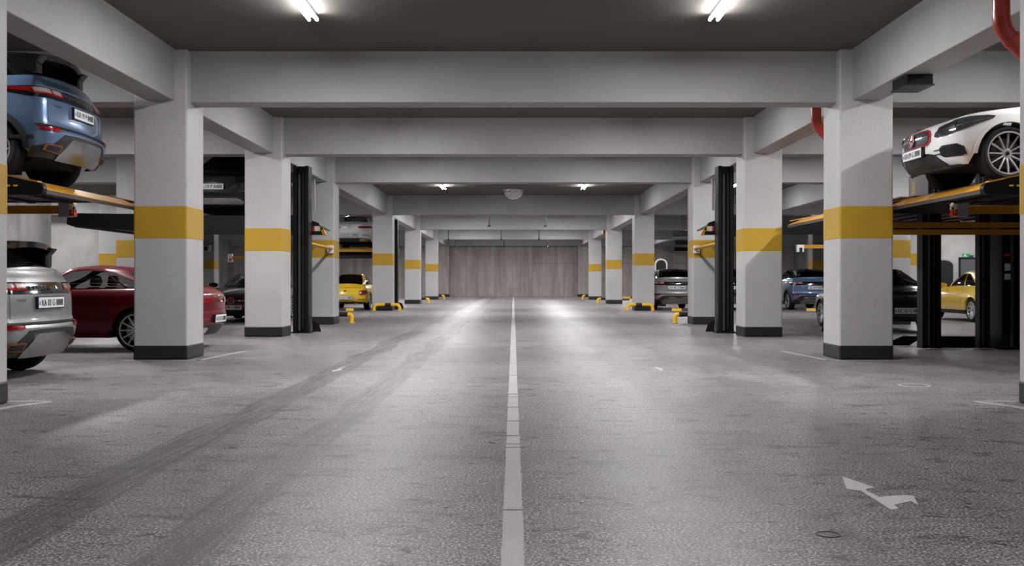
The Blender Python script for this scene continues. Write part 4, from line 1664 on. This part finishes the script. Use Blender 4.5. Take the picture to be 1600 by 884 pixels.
ab.build('mount_bar', M['liftyellow'], t2)
MB().box(1.2, 1.3, -.02, .08, -p.z, .1).build('stand_pole', M['black'], t2)
t2 = thing('mounted_control_box', 'white lift control box on the pillar seen left of the second left pillar', 'control box', at(323, 388, 50.9), 0, 'lift control boxes')
MB().box(-.20, .20, -.06, .08, -.17, .17).build('housing', M['white'], t2, bevel=.006)
MB().box(-.12, .06, -.08, -.06, -.12, .10).build('cover_slot', M['deck'], t2)
t2 = thing('control_box', 'small red and white control box on a yellow bar above the graphite car', 'control box', at(360, 403, 33.0), 0, 'lift control boxes')
MB().box(-.075, .075, -.05, .05, -.13, .13).build('housing', M['white'], t2, bevel=.006)
MB().lathe([(0, -.07), (.045, -.07), (.045, -.05)], 16, 'y', (0.01, 0, -.06)).build('button', M['redink'], t2)
MB().box(.075, 2.2, -.03, .03, -.04, .06).build('mount_bar', M['liftyellow'], t2)
MB().box(1.2, 1.3, -.02, .08, -at(360, 403, 33.0).z, .05).build('stand_pole', M['black'], t2)


def far_lift(sg, sd, xc, label, y0=40.4):
    t = thing('parking_lift', label, 'parking lift', (0, 0, 0), 0, 'parking lifts')
    top = 2.50
    w = 1.25
    dk = MB().box(xc - w, xc + w, y0, y0 + 4.6, top - .06, top).build('deck', M['deck'], t)
    MB().prism([(y0, top + .01), (y0 - .30, top - .06), (y0 - .30, top - .16), (y0, top - .06)], 'x', xc - w, xc + w).build('lip', M['liftyellow'], t)
    MB().box(xc - w, xc + w, y0 + .02, y0 + .10, top - .42, top - .06).build('front_beam', M['black'], t, bevel=.01)
    for s in (-1, 1):
        MB().box(xc + s * w - .05, xc + s * w + .05, y0 - .1, y0 + 4.6, top - .2, top + .10).build('side_rail', M['black'], t, bevel=.01)
        x0 = xc + s * (w + .24)
        post(t, x0 - .16, x0 + .16, y0 + .6, y0 + .98, 3.70)
        MB().box(min(x0, xc + s * w), max(x0, xc + s * w), y0 + .66, y0 + .9, top - .3, top - .08).build('carriage', M['black'], t)


far_lift(-1, 'left', -6.42, 'distant parking lift holding the white car over the yellow one')

# dark cabinets hung by cables far back on the right
for i, (y, lab) in enumerate(((48.8, 'nearest and highest'), (57.5, 'middle'), (68.0, 'farthest and lowest'))):
    a = at(1054, (360, 375, 386)[i], y)
    b = at(1054, (369, 382, 392)[i], y)
    o = thing('hanging_cabinet', 'long black cabinet hung by cables far back on the right, %s of three' % lab, 'cabinet', (a.x, y, b.z), 0, 'hanging cabinets')
    hh = a.z - b.z
    MB().box(0, 3.2, 0, .5, 0, hh).build('case', M['black'], o, bevel=.02)
    MB().box(.9, 1.3, -.04, .02, -.03, hh * .9).build('front_clip', M['ink'], o, bevel=.01)
    for xx in (.42, .55, 2.6):
        MB().tube([(xx, .25, hh), (xx, .25, CEIL - b.z)], .012, 6).build('cable', M['lampbody'], o)

# arched dark panels with a pale rim, standing behind parked cars
for (px, w, y, lab) in ((1033, .58, 46.0, 'tall black arched panel with white rim behind the silver SUV'), (1474, .9, 39.8, 'tall dark arched panel against the pale wall beside the yellow car')):
    z1 = at(px, 404, y).z
    X = at(px, 404, y).x
    o = thing('arched_panel', lab, 'panel', (X, y, 0))
    def arch(wd, zt, r):
        pts = [(-wd / 2, 0), (wd / 2, 0)]
        for k in range(13):
            a = PI * k / 12
            pts.append((wd / 2 * math.cos(a), zt - r + r * math.sin(a)))
        return pts
    MB().prism(arch(w, z1, .26), 'y', 0, .08).build('rim', M['white'] if px < 1200 else M['greybox'], o)
    MB().prism(arch(w - .12, z1 - .06, .22), 'y', -.01, .02).build('dark_face', M['ink'], o)

# ------------------------------------------------------------------ parked cars
make_car('suv', 'suv', 'silver SUV parked at the front left, rear to the aisle', (-5.60 - 2.185, 12.17, 0), PI, P_SILVER, rear_plate='KA 03 G 8888', plate_w=.66)
make_car('suv', 'suv', 'blue SUV raised on the left lift above the silver one', (-5.61 - 2.185, 13.12, 2.42), PI, P_BLUE, rear_plate='KA 19 P 8488', plate_w=.58)
make_car('coupe', 'coupe', 'dark red coupe half hidden by the second left pillar', (-5.08 - 2.35, 17.24, 0), PI, P_RED, rear_plate='KA 03 G 8888', plate_w=.60)
make_car('coupe', 'coupe', 'graphite coupe with red-rimmed grille facing the viewer, beyond the red coupe', (-7.83, 27.6 + 2.35, 0), -PI / 2, P_GREY, front_plate='KA 09 G 8888', plate_w=.60)
make_car('suv', 'suv', 'black SUV on the raised platform between second and third left pillars', (-6.78, 22.22 + 2.185, 2.605), -PI / 2, P_BLACK, front_plate='KA 19 P 8488', plate_w=.62)
make_car('coupe', 'coupe', 'white car on the distant left lift, above the yellow car', (-6.62, 40.1 + 2.35, 2.505), PI / 2, P_WHITE, rear_plate='KA 03 L 8888', plate_w=.72)
make_car('beetle', 'compact_car', 'yellow compact car seen from behind under the distant left lift', (-6.70, 39.55 + 2.14, 0), PI / 2, P_YELLOW, rear_plate='KA 03 L 8888', plate_w=.62)
make_car('coupe', 'coupe', 'white car raised on the near right lift, red-rimmed grille towards the aisle', (5.38 + 2.35, 13.40, 2.42), PI, P_WHITE, front_plate='KA 09 G 8888', plate_w=.60)
make_car('suv', 'suv', 'silver SUV seen from behind far down on the right', (6.50, 39.6 + 2.185, 0), PI / 2, P_SILVER, rear_plate='KA 09 G 8888', plate_w=.70)
make_car('suv', 'suv', 'black SUV glimpsed between the black lift post and third right pillar', (9.05, 39.7 + 2.185, 0), PI / 2, P_BLACK, rear_plate='KA 03 G 8888')
make_car('suv', 'suv', 'blue SUV seen from behind between second and third right pillars', (12.0, 39.5 + 2.185, 0), PI / 2, P_BLUE, rear_plate='KA 19 P 8488', plate_w=.60)
make_car('beetle', 'compact_car', 'black compact car in the dark just right of the second right pillar', (8.74, 22.05 + 2.14, 0), PI / 2, P_BLACK, rear_plate='UC 03 G 8888', plate_w=.6)
make_car('beetle', 'compact_car', 'yellow compact car between lift posts in the right bay', (13.80, 27.2 + 2.14, 0), PI / 2, P_YELLOW, rear_plate='KA 03 G 8888')

# ------------------------------------------------------------------ world
w = bpy.data.worlds.new('world')
SC.world = w
w.use_nodes = True
w.node_tree.nodes['Background'].inputs[0].default_value = (0, 0, 0, 1)
w.node_tree.nodes['Background'].inputs[1].default_value = 0.0

t = thing('motor_box', 'small grey motor box standing on the raised right platform under the white car', 'motor box', (6.04, 14.85, 2.418))
MB().box(-.10, .10, -.12, .12, 0, .31).build('housing', M['greybox'], t, bevel=.008)
MB().box(.10, .17, -.12, .12, 0, .31).build('side_plate', M['ink'], t, bevel=.004)
for k in range(4):
    MB().box(-.105, -.10, -.10, -.04, .04 + k * .045, .065 + k * .045).build('warning_label', M['yellowink'], t)
